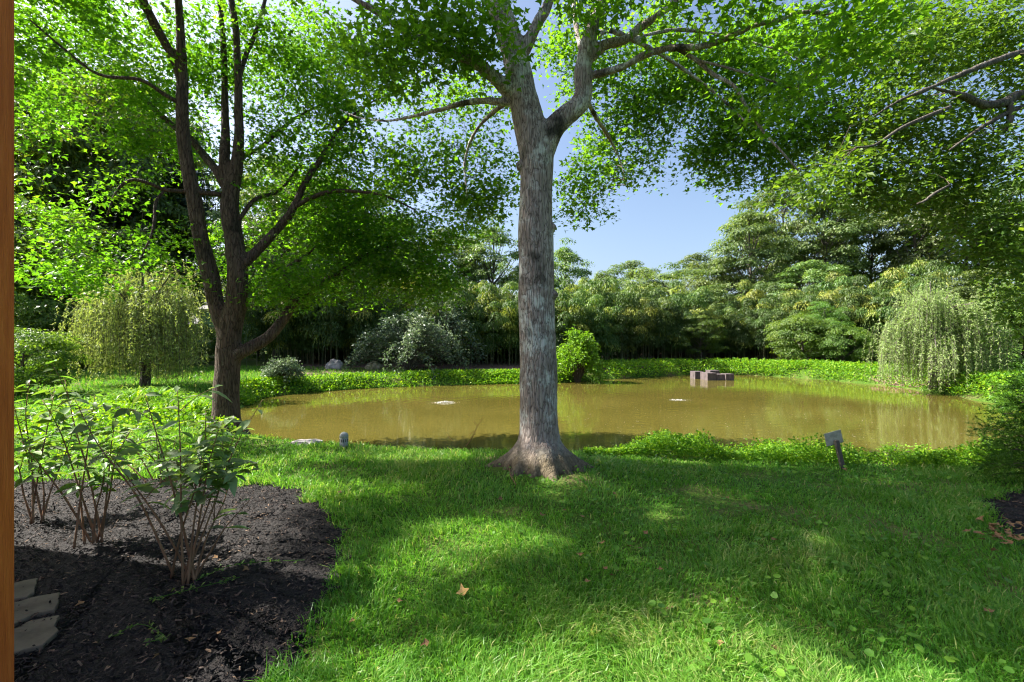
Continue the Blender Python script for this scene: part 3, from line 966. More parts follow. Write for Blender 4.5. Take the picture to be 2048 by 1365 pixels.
# --- the two-stemmed maple on the left
D = 8.75
b0 = P(452, 858, D)
t_left = thing('maple_tree', 'dark twin-stemmed maple at the pond edge on the left, low limb reaching right', 'tree', (b0[0], b0[1], tz(b0[0], b0[1])))
L_left = [
    limb([(450, 905, D, 35), (451, 870, D, 29.5), (452, 830, D, 25.5), (452, 790, D, 23.5), (455, 740, D, 22.5), (457, 700, D, 22.5), (460, 665, D, 21.5), (466, 635, D, 20), (473, 605, D, 19), (475, 545, D, 19), (468, 478, D, 17), (460, 420, D, 17), (463, 375, D, 15), (473, 335, D, 12),
          (478, 275, D, 9.5), (477, 222, D, 8), (477, 170, D, 7.5), (475, 120, D, 7), (472, 60, D, 6.5), (460, -20, D, 6), (450, -150, D, 5), (445, -300, D, 3), (440, -420, D, 1.5)]),
    limb([(454, 690, D, 15), (446, 650, D, 16), (433, 612, D, 15), (420, 548, D, 16), (402, 478, D - .1, 14.5), (391, 413, D - .2, 14), (377, 344, D - .3, 12.5), (367, 275, D - .4, 12), (364, 207, D - .5, 11), (365, 150, D - .5, 9.5), (362, 90, D - .6, 8.5), (358, 20, D - .6, 7.5), (350, -90, D - .7, 6), (340, -230, D - .8, 4), (335, -350, D - .8, 2)]),
    limb([(458, 395, D, 9), (450, 350, D, 10), (449, 310, D, 9.5), (451, 275, D + .1, 8.5), (450, 222, D + .2, 7), (449, 150, D + .3, 6), (446, 80, D + .4, 5.5), (438, -20, D + .5, 5), (425, -160, D + .6, 3)]),
    limb([(364, 170, D - .5, 7), (345, 115, D - .6, 8), (312, 55, D - .8, 8.5), (290, 10, D - 1.0, 8.5), (262, -55, D - 1.2, 7), (225, -150, D - 1.4, 5), (190, -250, D - 1.5, 3)]),
    limb([(448, 375, D, 7), (434, 344, D, 8.5), (413, 317, D + .2, 8), (379, 276, D + .4, 7), (350, 255, D + .6, 6.5), (310, 220, D + .8, 5.5), (280, 185, D + 1, 4.5), (240, 162, D + 1.2, 3.5), (200, 128, D + 1.4, 2.5)]),
    limb([(448, 392, D, 4), (430, 388, D - .1, 5), (380, 384, D - .3, 4.5), (330, 380, D - .5, 4), (296, 366, D - .7, 3.6), (262, 361, D - .8, 3.2), (234, 382, D - .9, 2.5), (215, 430, D - 1, 1.8)]),
    limb([(330, 380, D - .5, 2.5), (312, 405, D - .6, 3), (309, 440, D - .7, 2.6), (302, 472, D - .8, 2), (280, 520, D - .9, 1.4)]),
    limb([(350, -90, 8.0, 5), (330, -170, 7.4, 5), (300, -300, 6.6, 5), (250, -480, 5.9, 4), (150, -700, 5.0, 3)]),  # unseen limb added to carry the lawn-shading clusters
    limb([(450, -150, D, 4), (520, -230, 8.0, 4.5), (560, -350, 7.0, 4), (560, -520, 6.0, 3.5), (540, -760, 5.0, 2.5)]),
    limb([(478, 540, D, 9), (492, 524, D, 10.5), (512, 504, D + 0.13, 9.5), (540, 474, D + 0.26, 8.5), (562, 450, D + 0.39, 8), (585, 420, D + 0.39, 7.5), (612, 362, D + 0.52, 6.5), (636, 327, D + 0.65, 6), (654, 296, D + 0.78, 5), (676, 262, D + 0.91, 4), (720, 220, D + 1, 3), (770, 190, D + 1.2, 2)]),
    limb([(585, 418, D + 0.39, 4), (620, 397, D + 0.39, 4.5), (665, 383, D + 0.26, 4), (720, 384, D + 0.13, 3.2), (770, 392, D, 2.4), (830, 420, D + .1, 1.5)]),
    limb([(462, 722, D, 12), (484, 704, D, 13), (512, 690, D + 0.13, 12), (540, 672, D + 0.26, 11), (566, 640, D + 0.39, 10), (583, 612, D + 0.52, 9), (600, 598, D + 0.65, 8), (622, 586, D + 0.78, 7.5), (655, 558, D + 0.91, 6.5), (690, 540, D + 1, 5.5), (730, 512, D + 1.2, 4.5), (790, 490, D + 1.3, 3), (860, 490, D + 1.4, 1.8)]),
    limb([(584, 612, D + 0.52, 6), (579, 585, D + 0.52, 6.5), (571, 545, D + 0.52, 6), (586, 528, D + 0.65, 4.5), (620, 505, D + 0.78, 3), (650, 470, D + 0.91, 1.8)]),
    limb([(478, 330, D, 4), (490, 312, D + 0.13, 4.5), (520, 297, D + 0.39, 4), (552, 268, D + 0.65, 3.6), (586, 240, D + 0.91, 3), (618, 222, D + 1.2, 2.2), (660, 200, D + 1.4, 1.5)]),
    limb([(478, 160, D, 4), (492, 110, D + .2, 4.5), (510, 70, D + .4, 4), (525, 20, D + .6, 3.5), (545, -60, D + .8, 2.5)]),
    limb([(478, 440, D, 4), (510, 400, D + .3, 4), (560, 380, D + .8, 3), (600, 330, D + 1.4, 2)]),
    limb([(365, 210, D - .5, 4), (330, 190, D - .7, 4), (280, 160, D - 1, 3.5), (200, 150, D - 1.3, 3), (130, 100, D - 1.6, 2.4), (60, 40, D - 1.9, 1.6)]),
]
roots = []
for ang, ln, r in [(170, .5, .13), (230, .5, .14), (300, .55, .14), (10, .5, .14), (80, .4, .12)]:
    a = math.radians(ang); dx, dy = math.cos(a), math.sin(a)
    c = np.array([b0[0], b0[1], tz(b0[0], b0[1])])
    pts = np.array([c + [dx * .12, dy * .12, .5], c + [dx * .25, dy * .25, .22], c + [dx * .42, dy * .42, .06], c + [dx * (.4 + ln), dy * (.4 + ln), -.08]])
    q = smooth_line(np.concatenate([pts, np.array([.1, r, r * .8, r * .4])[:, None]], 1), 12)
    roots.append((q[:, :3], q[:, 3]))
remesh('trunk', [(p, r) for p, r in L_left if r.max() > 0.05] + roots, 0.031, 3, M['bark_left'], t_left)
mb = MB()
for p, r in L_left:
    if r.max() <= 0.05:
        mb.add(*tube_arr(p, r, 7))
mb.wpart('limbs', M['bark_left'], t_left, smooth=True)
cl = np.concatenate([
    blob_points([(110, 40, 9.6, 130, 100, 1.2, 150), (60, 170, 9.6, 70, 90, .9, 60), (120, 60, 8.0, 130, 100, 1.8, 90), (130, 190, 7.8, 130, 90, 1.6, 120), (170, 330, 7.8, 120, 80, 1.3, 95), (230, 450, 7.8, 150, 75, 1.3, 135), (150, 540, 7.6, 90, 45, .8, 40), (330, 540, 7.6, 85, 50, .8, 45),
                 (300, 90, 8.7, 150, 110, 2.2, 150), (440, 70, 9.0, 150, 110, 2.2, 150), (590, 90, 9.8, 130, 105, 1.6, 150), (330, 260, 9.3, 110, 90, 1.4, 60), (620, 240, 9.9, 130, 100, 1.3, 130), (700, 150, 10.0, 100, 120, 1.2, 110),
                 (560, 350, 9.6, 120, 80, 1.2, 75), (720, 350, 10.0, 140, 80, 1.2, 150), (650, 455, 9.9, 120, 70, 1.0, 120), (780, 470, 10.0, 140, 75, 1.1, 165), (850, 560, 9.9, 95, 55, .8, 85), (720, 560, 9.9, 110, 50, .8, 80), (600, 560, 8.8, 80, 60, .9, 55), (930, 440, 10.0, 60, 70, .7, 45),
                 (480, 480, 9.8, 90, 90, .8, 40), (560, 590, 9.2, 60, 40, .6, 20)]),
    ell_points([((-5.2, 8.7, 9.8), (3.4, 3.0, 1.6), 90), ((-8.2, 7.0, 7.8), (2.2, 1.8, 1.6), 60), ((-4.0, 5.9, 7.4), (1.8, 1.2, 1.0), 70)])])
cl = np.concatenate([cl[(cl[:, 1] > 7.3) | (cl[:, 2] < 5.0) | (cl[:, 0] < -7)]])
cl = cl[R.random(len(cl)) < np.where(cl[:, 0] < -5.8, 1.0, np.where(cl[:, 2] > 5.0, .78, .9))]
cl = np.concatenate([cl, shade_pts(1800, (-1.5, 6.2), (2.2, 5.85), (8.0, 9.4))])  # unseen leaf clusters added high up to shade the lawn between sun patches
cl = open_gaps(cl, .06)
leafy(L_left, cl, 36, 0.19, 0.09, MAPLE, t_left, M['leaf_left'], M['twig'])

# --- the tree whose limbs come in from the right
b0 = np.array([9.6, 7.6])
t_right = thing('overhanging_tree', 'leafy tree at the right edge, pale limbs reaching in over the water', 'tree', (b0[0], b0[1], tz(*b0)))
L_right = [
    (smooth_line(np.array([(9.6, 7.6, -.5), (9.55, 7.6, 1.5), (9.5, 7.5, 3.2), (9.4, 7.4, 5.0), (9.3, 7.3, 7.0), (9.2, 7.2, 9.5)]), 60), np.linspace(.30, .05, 60)),
    (lambda q: (q[0], q[1]))(limb([(2290, 215, 7.4, 14), (2170, 195, 7.2, 12), (2048, 190, 7.0, 10), (2008, 205, 6.9, 9), (1968, 210, 6.8, 8), (1930, 194, 6.7, 7), (1906, 186, 6.6, 5), (1860, 175, 6.4, 3)])),
    limb([(2290, 90, 7.4, 9), (2160, 85, 7, 8), (2048, 104, 6.6, 6.5), (1980, 126, 6.3, 6), (1902, 158, 6.1, 5.5), (1852, 180, 6.0, 5), (1798, 202, 5.9, 4), (1742, 236, 5.8, 3), (1708, 252, 5.7, 2)]),
    limb([(2290, 235, 7.4, 6), (2170, 200, 7.2, 6), (2048, 214, 7, 5), (1982, 244, 6.8, 4), (1950, 264, 6.7, 3), (1900, 300, 6.5, 2)]),
    limb([(1900, 215, 6.4, 4), (1850, 235, 6.3, 4), (1800, 258, 6.2, 3.5), (1750, 290, 6.1, 2.5), (1710, 296, 6, 1.8)]),
    limb([(2020, 205, 6.9, 6), (2020, 240, 6.9, 6), (2010, 262, 6.9, 3)]),
    limb([(2290, 350, 7.4, 7), (2170, 380, 7.2, 6), (2060, 430, 7.0, 5), (1980, 480, 6.9, 3), (1930, 500, 6.8, 2)]),
    limb([(1900, 370, 6.6, 2), (1868, 388, 6.5, 3), (1850, 402, 6.5, 2.5), (1835, 408, 6.5, 2)]),
]
remesh('trunk', [(p, r) for p, r in L_right if r.max() > 0.05], 0.03, 3, M['bark_far'], t_right)
mb = MB()
for p, r in L_right:
    if r.max() <= 0.05:
        mb.add(*tube_arr(p, r, 7))
mb.wpart('limbs', M['bark_far'], t_right, smooth=True)
cl = np.concatenate([
    blob_points([(1780, 90, 7.6, 120, 100, .8, 95), (1900, 70, 7.9, 130, 90, .8, 100), (2010, 100, 7.8, 90, 110, .9, 80), (1760, 230, 7.6, 110, 80, .7, 80), (1880, 250, 7.8, 110, 80, .8, 75), (1690, 340, 7.5, 90, 65, .6, 55), (1620, 370, 6.2, 55, 45, .6, 22),
                 (1780, 370, 7.5, 100, 65, .6, 65), (1900, 370, 7.6, 100, 80, .7, 70), (2010, 330, 6.9, 80, 90, 1.0, 65), (2020, 470, 7.0, 55, 70, .7, 50), (2035, 590, 7.1, 30, 80, .5, 28), (1960, 460, 6.9, 50, 40, .5, 16)]),
    ell_points([((8.8, 7.2, 6.6), (3.2, 2.6, 2.4), 90), ((9.6, 7.6, 4.4), (1.6, 1.8, 1.6), 40)])])
leafy(L_right, cl, 36, 0.19, 0.092, OVAL, t_right, M['leaf_right'], M['twig'], droop=0.35)

# ------------------------------------------------------------------ background trees: prototypes, then copies
def copy_tree(proto, loc, rz=0.0, s=1.0, label=None, group=None, sz=None):
    r = proto.copy()
    COL.objects.link(r)
    r.location = loc
    r.rotation_euler = (0, 0, rz)
    r.scale = (s, s, sz or s)
    if label:
        r['label'] = label
    if group:
        r['group'] = group
    for ch in proto.children:
        c = ch.copy()
        COL.objects.link(c)
        c.parent = r
    return r


def tree_meshes(h, rad, trunk_h, nclump, per, lsize, leafmat, barkmat, shape='round', clump_r=0.9, tmpl=OVAL, tr=0.16, layer=False):
    """meshes of a free-standing tree of height h with its base at the origin"""
    wood = MB()
    n = 14
    zz = np.linspace(-0.4, h * 0.86, n)
    tl = np.stack([0.15 * np.sin(zz * 0.5) + R.standard_normal(n).cumsum() * 0.03, 0.1 * np.cos(zz * 0.6), zz], -1)
    wood.add(*tube_arr(tl, tr * (1 - 0.9 * np.linspace(0, 1, n) ** 1.2) + 0.02, 9))
    # clump centres on uneven shells
    cs = []
    while len(cs) < nclump:
        q = nrm(rvec(1))[0] * (0.45 + 0.55 * R.random()) ** 0.6
        z = (q[2] * 0.5 + 0.5)
        w = 1.0
        if shape == 'cone':
            w = 1.15 - z
        elif shape == 'tall':
            w = 0.75 + 0.35 * math.sin(z * 3.1)
        c = np.array([q[0] * rad * w, q[1] * rad * w, trunk_h + z * (h - trunk_h)])
        if layer:
            c[2] = trunk_h + (np.round(z * 7) / 7) * (h - trunk_h) + R.standard_normal() * 0.28
        cs.append(c)
    cs = np.array(cs)
    for c in cs[::2]:
        i = int(np.clip((c[2] - 0.25 * h) / (h * 0.86) * n, 2, n - 2))
        a = tl[i]
        m = (a + c) / 2 + np.array([0, 0, -0.08 * h * 0.3])
        wood.add(*tube_arr(smooth_line(np.array([a, m, c]), 6), np.linspace(tr * 0.32, 0.012, 6), 5, False))
    C = len(cs)
    rr = clump_r * (0.6 + 0.7 * R.random(C))
    d = nrm(R.standard_normal((C, per, 3)))
    d[..., 2] = np.abs(d[..., 2]) * 1.2 - 0.45
    rad_i = R.random((C, per)) ** 0.4
    sq = np.array([1.15, 1.15, 0.42 if layer else 0.62])
    pos = cs[:, None] + d * (rr[:, None] * rad_i)[..., None] * sq
    cen = np.array([0, 0, trunk_h + 0.4 * (h - trunk_h)])
    nor = (d * 0.8 + nrm(cs - cen)[:, None] * 0.5 + np.array([0, 0, 0.7]) + 0.5 * R.standard_normal(d.shape)).reshape(-1, 3)
    axis = (d + np.array([0, 0, -0.5]) + 0.5 * R.standard_normal(d.shape)).reshape(-1, 3)
    va = (0.55 * R.random((C, per)) + 0.45 * R.random((C, 1))).ravel()
    V, F, va = leaves(pos.reshape(-1, 3), nor, axis, lsize * (0.6 + 0.7 * R.random(C * per)), tmpl, va)
    return wood.mesh('trunk', barkmat, True), mesh_np('crown', V, F, leafmat, va)


def proto_tree(name, label, cat, *a, **k):
    tr, cr = tree_meshes(*a, **k)
    t = thing(name, label, cat)
    add('trunk', tr, t)
    add('crown', cr, t, kind='stuff')
    return t


used = set()


def place(proto, px, d, top_py, h0, label, group=None, rz=None, wide=1.0, dz=0.0):
    """stand a copy (first the prototype itself) at pixel column px and depth d so that its top reaches pixel row top_py"""
    x = (px - 1024) / FPX * d
    z = tz(x, d) + dz
    top = CAMH - (top_py - 682.5) / FPX * d
    s = (top - z) / h0
    rz = R.random() * 6.28 if rz is None else rz
    if proto.name not in used:
        used.add(proto.name)
        o = proto
        o.location = (x, d, z); o.rotation_euler = (0, 0, rz); o['label'] = label
        if group:
            o['group'] = group
    else:
        o = copy_tree(proto, (x, d, z), rz, 1.0, label, group)
    o.scale = (s * wide, s * wide, s)
    return o


oak = proto_tree('broadleaf_tree', '', 'tree', 12, 4.2, 2.5, 110, 150, 0.27, M['leaf_wood'], M['bark_far'], clump_r=1.0)
poplar = proto_tree('tall_woodland_tree', '', 'tree', 14, 3.3, 3.5, 110, 150, 0.26, M['leaf_wood'], M['bark_far'], shape='tall', clump_r=0.9, tr=0.2)
locust = proto_tree('locust_tree', '', 'tree', 9, 4.0, 2.0, 110, 140, 0.22, M['leaf_wood'], M['bark_far'], clump_r=0.95, layer=True)
conek = proto_tree('pointed_tree', '', 'tree', 10, 3.0, 1.5, 90, 150, 0.24, M['leaf_wood'], M['bark_far'], shape='cone', clump_r=0.8)

WG = 'woodland trees on the slope behind the pond'
for pr, px, d, top, h0, wide, lab in [
    (poplar, 1500, 42, 395, 14.3, 1.0, 'tall tree at the left end of the wood, standing beside the patch of open sky'),
    (oak, 1570, 47, 345, 12.4, .9, 'broad woodland tree rising behind the tall tree beside the open sky'),
    (poplar, 1650, 44, 372, 14.3, 1.0, 'tall woodland tree above the bamboo, left of the dark bare trunks'),
    (oak, 1745, 46, 365, 12.4, .95, 'broad woodland tree whose dark trunk shows above the bamboo thicket'),
    (poplar, 1830, 42, 350, 14.3, 1.05, 'tall woodland tree directly above the left half of the right willow'),
    (oak, 1930, 44, 370, 12.4, 1.0, 'broad woodland tree directly above the right half of the right willow'),
    (poplar, 2040, 40, 330, 14.3, 1.0, 'tall woodland tree at the right picture edge behind the willow'),
    (oak, 2160, 38, 320, 12.4, 1.0, 'woodland tree beyond the right picture edge'),
    (oak, 1620, 37, 520, 12.4, 1.25, 'low rounded tree in front of the wood, above the yellow bamboo plumes'),
    (conek, 1790, 36, 530, 10.3, 1.35, 'low bushy tree in front of the wood, left of the right willow'),
    (oak, 1900, 33, 540, 12.4, 1.2, 'low rounded tree just behind the right willow'),
    (locust, 2010, 30, 520, 9.3, 1.2, 'layered pale tree behind the right willow at the picture edge'),
    (poplar, 1130, 41, 476, 14.3, .9, 'loose blue-green tree just right of the big trunk, standing against the sky'),
    (conek, 1205, 44, 530, 10.3, 1.1, 'small pointed tree on the skyline, first right of the loose blue-green tree'),
    (oak, 1262, 43, 520, 12.4, 1.15, 'rounded tree on the skyline in the middle of the open sky gap'),
    (oak, 1395, 47, 506, 12.4, 1.3, 'broad tree on the skyline above the concrete blocks'),
    (locust, 1345, 38, 528, 9.3, 1.35, 'layered yellow-green tree above the bamboo, left of the concrete blocks'),
    (oak, 1450, 44, 512, 12.4, 1.2, 'rounded tree on the skyline at the right end of the sky gap'),
    (poplar, 985, 39, 430, 14.3, 1.0, 'blue-green tree seen just left of the big trunk'),
    (oak, 890, 40, 455, 12.4, 1.0, 'rounded tree behind the bamboo, left of the big trunk'),
    (poplar, 790, 41, 420, 14.3, 1.0, 'tall tree behind the drooping foliage of the left maple'),
    (oak, 690, 42, 410, 12.4, 1.0, 'broad tree behind the bamboo, seen through the left maple leaves'),
    (oak, 585, 44, 420, 12.4, 1.0, 'broad tree seen through leaves right of the twin-stemmed trunk'),
    (poplar, 300, 34, 290, 14.3, .9, 'pale tall tree seen through leaves left of the twin-stemmed trunk'),
    (oak, 215, 40, 380, 12.4, 1.0, 'broad tree behind the left willow'),
    (poplar, 548, 26, 330, 14.3, .9, 'tall shade tree just right of the twin-stemmed trunk'),
    (poplar, 225, 31, 200, 14.3, 1.0, 'tall shade tree behind the left willow'),
    (poplar, 262, 36, 120, 14.3, 1.0, 'tall tree seen through leaves just left of the twin stems'),
    (oak, 555, 34, 310, 12.4, 1.0, 'broad tree behind the bamboo just right of the twin stems'),
    (poplar, 650, 37, 320, 14.3, 1.0, 'tall tree behind the bamboo, above the mossy boulder'),
    (oak, 750, 38, 380, 12.4, 1.0, 'rounded tree behind the bamboo above the silver shrub'),
    (oak, 400, 56, 470, 12.4, 1.0, 'tree behind the pale green house'),
    (oak, 500, 50, 500, 12.4, 1.0, 'tree right of the pale green house'),
]:
    place(pr, px, d, top, h0, lab, WG, wide=wide)

under = proto_tree('understory_tree', '', 'tree', 5, 2.6, 0.5, 95, 230, 0.13, M['leaf_under'], M['bark_far'], clump_r=0.62, tr=0.09, layer=True)
bushy = proto_tree('leafy_bush', '', 'bush', 3.2, 2.0, 0.1, 80, 230, 0.115, M['leaf_under'], M['bark_far'], clump_r=0.55, tr=0.06)
UG = 'trees and bushes of the woodland edges'
for pr, px, d, top, h0, wide, lab in [
    (under, 60, 21, 400, 5.2, .95, 'yellow-green layered tree at the far left beside the orange post'),
    (under, 155, 22.5, 430, 5.2, .9, 'layered sunlit tree behind the left willow'),
    (under, 95, 27, 150, 5.2, .62, 'tall sunlit tree behind the layered tree at the far left'),
    (under, 190, 29, 110, 5.2, .6, 'tall sunlit tree seen through leaves above the left willow'),
    (bushy, 40, 13.0, 640, 3.5, 1.0, 'dark bush low at the far left beside the orange post'),
    (bushy, 125, 20, 590, 3.5, 1.0, 'shaded bush between the orange post and the left willow'),
    (bushy, 190, 21.5, 605, 3.5, 1.0, 'shaded bush just behind the left willow'),
    (under, -60, 25, 330, 5.2, 1.0, 'tall layered tree beyond the orange post'),
    (bushy, 395, 27, 640, 3.5, 1.0, 'pale bush below the green house'),
    (bushy, 520, 30, 625, 3.5, 1.1, 'dark bush behind the fork of the low limb'),
    (bushy, 2050, 20, 590, 3.5, 1.3, 'dark bush at the right picture edge behind the willow'),
    (under, 2120, 19, 520, 5.2, 1.2, 'layered tree at the right picture edge beside the willow'),
]:
    place(pr, px, d, top, h0, lab, UG, wide=wide)
FG = 'bushes at the front of the bamboo'
for pr, px, d, top, h0, wide, lab in [
    (bushy, 1600, 28.5, 615, 3.5, 1.0, 'dark green rounded bush in front of the yellow bamboo'),
    (bushy, 1690, 26.5, 640, 3.5, .9, 'bright layered bush in front of the bamboo left of the right willow'),
    (under, 1650, 28.0, 600, 5.2, .7, 'dark small tree between the two bushes left of the right willow'),
    (bushy, 1750, 26.0, 690, 3.5, 1.1, 'low dark bush at the foot of the bamboo by the right willow'),
    (under, 1400, 31.0, 620, 5.2, .9, 'layered dark tree overhanging the bank behind the concrete blocks'),
]:
    place(pr, px, d, top, h0, lab, FG, wide=wide)


# blue-green pine far left
def pine():
    t = thing('pine_tree', 'blue-green pine with feathery tiers at the far left', 'pine')
    wood = MB(); V_ = []
    h = 14.0
    zz = np.linspace(-.4, h, 14)
    wood.add(*tube_arr(np.stack([0 * zz, 0 * zz, zz], -1), np.linspace(.22, .03, 14), 8))
    P0 = []; A0 = []
    for k in range(70):
        z = 3.2 + (h - 3.5) * R.random()
        L = (0.6 + 2.6 * (1 - z / h)) * (0.7 + 0.5 * R.random())
        a = R.random() * 6.28
        e = np.array([math.cos(a) * L, math.sin(a) * L, z + 0.15 * L])
        s = np.array([0, 0, z])
        line = smooth_line(np.array([s, (s + e) / 2 - [0, 0, .1 * L], e]), 6)
        wood.add(*tube_arr(line, np.linspace(.05, .012, 6), 4, False))
        for q in range(8):
            c = s + (e - s) * (0.35 + 0.7 * R.random()) + R.standard_normal(3) * [.25, .25, .08]
            P0.append(c + R.standard_normal((26, 3)) * [.16, .16, .07]); A0.append(nrm(rvec(26)) + [0, 0, .4])
    P0 = np.concatenate(P0); A0 = np.concatenate(A0)
    V, F, va = leaves(P0, rvec(len(P0)), A0, 0.30, (NEEDLE[0] * [2.2, 1, 1], NEEDLE[1]))
    add('trunk', wood.mesh('trunk', M['bark_far'], True), t)
    add('crown', mesh_np('crown', V, F, M['leaf_pine'], va), t, kind='stuff')
    return t


pn = pine()
PG = 'pines beyond the left woodland'
place(pn, 40, 30, 255, 14.2, 'blue-green feathery pine at the far left beside the orange post', PG)
place(pn, 366, 33, 240, 14.2, 'pine whose bare grey trunk stands behind the left willow beside the house', PG)

# ------------------------------------------------------------------ bamboo
def bamboo_meshes(nc, h, spread, per, arch, mops, yel=1.0):
    cane = MB(); PP = []; AA = []; VA = []; NN = []
    for k in range(nc):
        x, y = R.standard_normal(2) * spread
        hh = h * (0.72 + 0.35 * R.random())
        a = -math.pi / 2 + R.standard_normal() * 0.75          # arches mostly towards the water
        lean = arch * (0.6 + 0.8 * R.random())
        t = np.linspace(0, 1, 12)
        bend = lean * t ** 3.2
        line = np.stack([x + math.cos(a) * bend * 1.0 + 0.1 * t * R.standard_normal(), y + math.sin(a) * bend, hh * (t - 0.16 * lean / h * 3.0 * t ** 6) - 0.2 * (t == 0)], -1)
        V, F = tube_arr(line, np.linspace(.022, .006, 12), 5, False)
        cane.add(V, F, R.random())
        # leafy mops that hang from the upper part of the cane
        for tm in mops + R.standard_normal(len(mops)) * .04:
            n = per
            th = R.random(n) * 6.28
            r = R.random(n) ** .6
            rad = (.42 + .28 * R.random()) * (1.2 - .3 * tm)
            c = np.array([np.interp(tm, t, line[:, i]) for i in range(3)]) + R.standard_normal(3) * [.18, .18, .05]
            drop = r ** 2.2 * (.35 + .75 * R.random(n))
            off = np.stack([np.cos(th) * r * rad, np.sin(th) * r * rad, rad * (.45 - 1.25 * drop)], -1) + R.standard_normal((n, 3)) * .04
            PP.append(c + off)
            AA.append(np.stack([np.cos(th), np.sin(th), -.3 - 1.6 * r], -1) + .35 * rvec(n))
            NN.append(np.stack([np.cos(th) * (.25 + r), np.sin(th) * (.25 + r), 1.0 - .5 * r], -1) + .35 * rvec(n))
            VA.append(np.clip(.05 + .85 * yel * R.random() ** 1.6 + .55 * (1 - drop) * R.random(n) * (.3 + .7 * tm) - .2 * (r < .5), 0, 1))  # yellower mop tops; inner leaves darkened in colour as if shaded
    PP, AA, VA, NN = map(np.concatenate, (PP, AA, VA, NN))
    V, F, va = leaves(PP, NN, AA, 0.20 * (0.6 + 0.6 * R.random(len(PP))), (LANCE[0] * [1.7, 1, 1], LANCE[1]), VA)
    return cane.mesh('canes', M['cane'], True), mesh_np('foliage', V, F, M['leaf_bamboo'], va)


bprotos = []
for h, sp, arch, mops, yel in [(5.6, .6, 1.5, (.4, .58, .76, .95), .9), (5.9, .7, 1.9, (.42, .62, .8, .98), .9), (5.1, .55, 1.2, (.36, .54, .72, .94), .7), (5.4, .9, .8, (.12, .22, .32, .45, .6, .8), .2)]:
    t = thing('bamboo_clump', '', 'bamboo')
    c, f = bamboo_meshes(11, h, sp, 230, arch, np.array(mops), yel)
    add('canes', c, t)
    add('foliage', f, t, kind='stuff')
    bprotos.append(t)
BG = 'bamboo clumps in the thicket across the pond'
bl = np.array([(470, 24), (560, 24.5), (700, 25.2), (850, 25.8), (1000, 26.2), (1150, 27.2), (1250, 29.5), (1350, 31.5), (1450, 32.5), (1550, 31.5), (1650, 29.5), (1750, 27.5), (1800, 26)], float)
bi = 0
for row, (dd, step, hs) in enumerate([(0.0, 46, .80), (1.5, 46, .92), (3.4, 50, 1.0), (5.2, 44, .95)]):
    px = 540.0 + row * 20
    while px < 1790:
        d = np.interp(px, bl[:, 0], bl[:, 1]) + dd + R.random() * 0.9
        x = (px - 1024) / FPX * d
        rw = ('front-row', 'second-row', 'third-row', 'rearmost')[row]
        if px < 1085:
            lab = rw + ' bamboo clump in the shaded thicket left of the big trunk'
        elif px < 1420:
            lab = rw + ' bamboo clump with yellow-green plumes between the big trunk and the concrete blocks'
        else:
            lab = rw + ' bamboo clump with tan-tipped plumes between the concrete blocks and the right willow'
        s = hs * (0.8 + 0.34 * R.random()) * (0.93 if 1400 < px < 1560 else 1.0)
        pr = bprotos[3] if row == 3 else bprotos[bi % 3]
        if pr.name not in used:
            used.add(pr.name)
            o = pr
            o.location = (x, d, tz(x, d)); o['label'] = lab; o['group'] = BG
        else:
            o = copy_tree(pr, (x, d, tz(x, d)), 0, 1, lab, BG)
        o.scale = (s, s, s)
        o.rotation_euler = (0, 0, R.standard_normal() * 0.35)
        bi += 1
        px += step * (0.85 + 0.3 * R.random())


# ------------------------------------------------------------------ willows
def willow(name, label, base, h, rx, ry, nstr, mat, seed_tops, leaf=0.12):
    z0 = tz(base[0], base[1])
    t = thing(name, label, 'willow', (base[0], base[1], z0))
    wood = MB(); PP = []; AA = []; VA = []
    B = np.array([base[0], base[1], z0])
    wood.add(*tube_arr(smooth_line(np.array([B + [0, 0, -.3], B + [.05, 0, .9], B + [-.1, 0, h * .45], B + [0, .1, h * .7]]), 14), np.linspace(.17, .07, 14), 8))
    tops = []
    for (fx, fy, fz) in seed_tops:
        e = B + np.array([fx * rx, fy * ry, fz * h])
        s = B + np.array([0, 0, h * (.3 + .25 * R.random())])
        line = smooth_line(np.array([s, (s + e) / 2 + [0, 0, .12 * h], e]), 8)
        wood.add(*tube_arr(line, np.linspace(.06, .012, 8), 5, False))
        tops.append((line, fz))
    for k in range(nstr):
        line, fz = tops[R.integers(len(tops))]
        a = line[R.integers(3, 8)] + R.standard_normal(3) * [.26, .26, .10]
        zend = z0 + 0.05 + 1.1 * R.random() ** 1.6 * 0.8
        L = max(0.5, (a[2] - zend)) * (0.35 + 0.65 * R.random() ** .6)
        o = a - (B + [0, 0, a[2] - z0]); o[2] = 0
        o = o / (np.linalg.norm(o) + .3)
        n = 10
        tt = np.linspace(0, 1, n)
        sw = 0.28 + 0.22 * R.random()
        st = a + o[None] * (sw * (1 - (1 - tt) ** 2))[:, None]
        st[:, 2] += 0.16 * np.sin(np.clip(tt * 4, 0, math.pi)) - L * tt ** 1.15
        st[:, :2] += R.standard_normal((n, 2)).cumsum(0) * 0.012
        wood.add(*tube_arr(st, np.full(n, .0035), 3, False))
        m = int(L / 0.038)
        q = R.random(m)
        c = np.stack([np.interp(q, tt, st[:, i]) for i in range(3)], -1)
        PP.append(c)
        AA.append(R.standard_normal((m, 3)) * [.55, .55, .25] + [0, 0, -.75])
        VA.append(np.clip(R.random() * .5 + R.random(m) * .5, 0, 1))
    PP, AA, VA = map(np.concatenate, (PP, AA, VA))
    V, F, va = leaves(PP, rvec(len(PP)), AA, leaf * (.6 + .7 * R.random(len(PP))), (LANCE[0] * [1.25, 1, 1], LANCE[1]), VA)
    wood.wpart('trunk', M['bark_far'], t)
    wpart('crown', V, F, mat, t, va, kind='stuff')
    return t


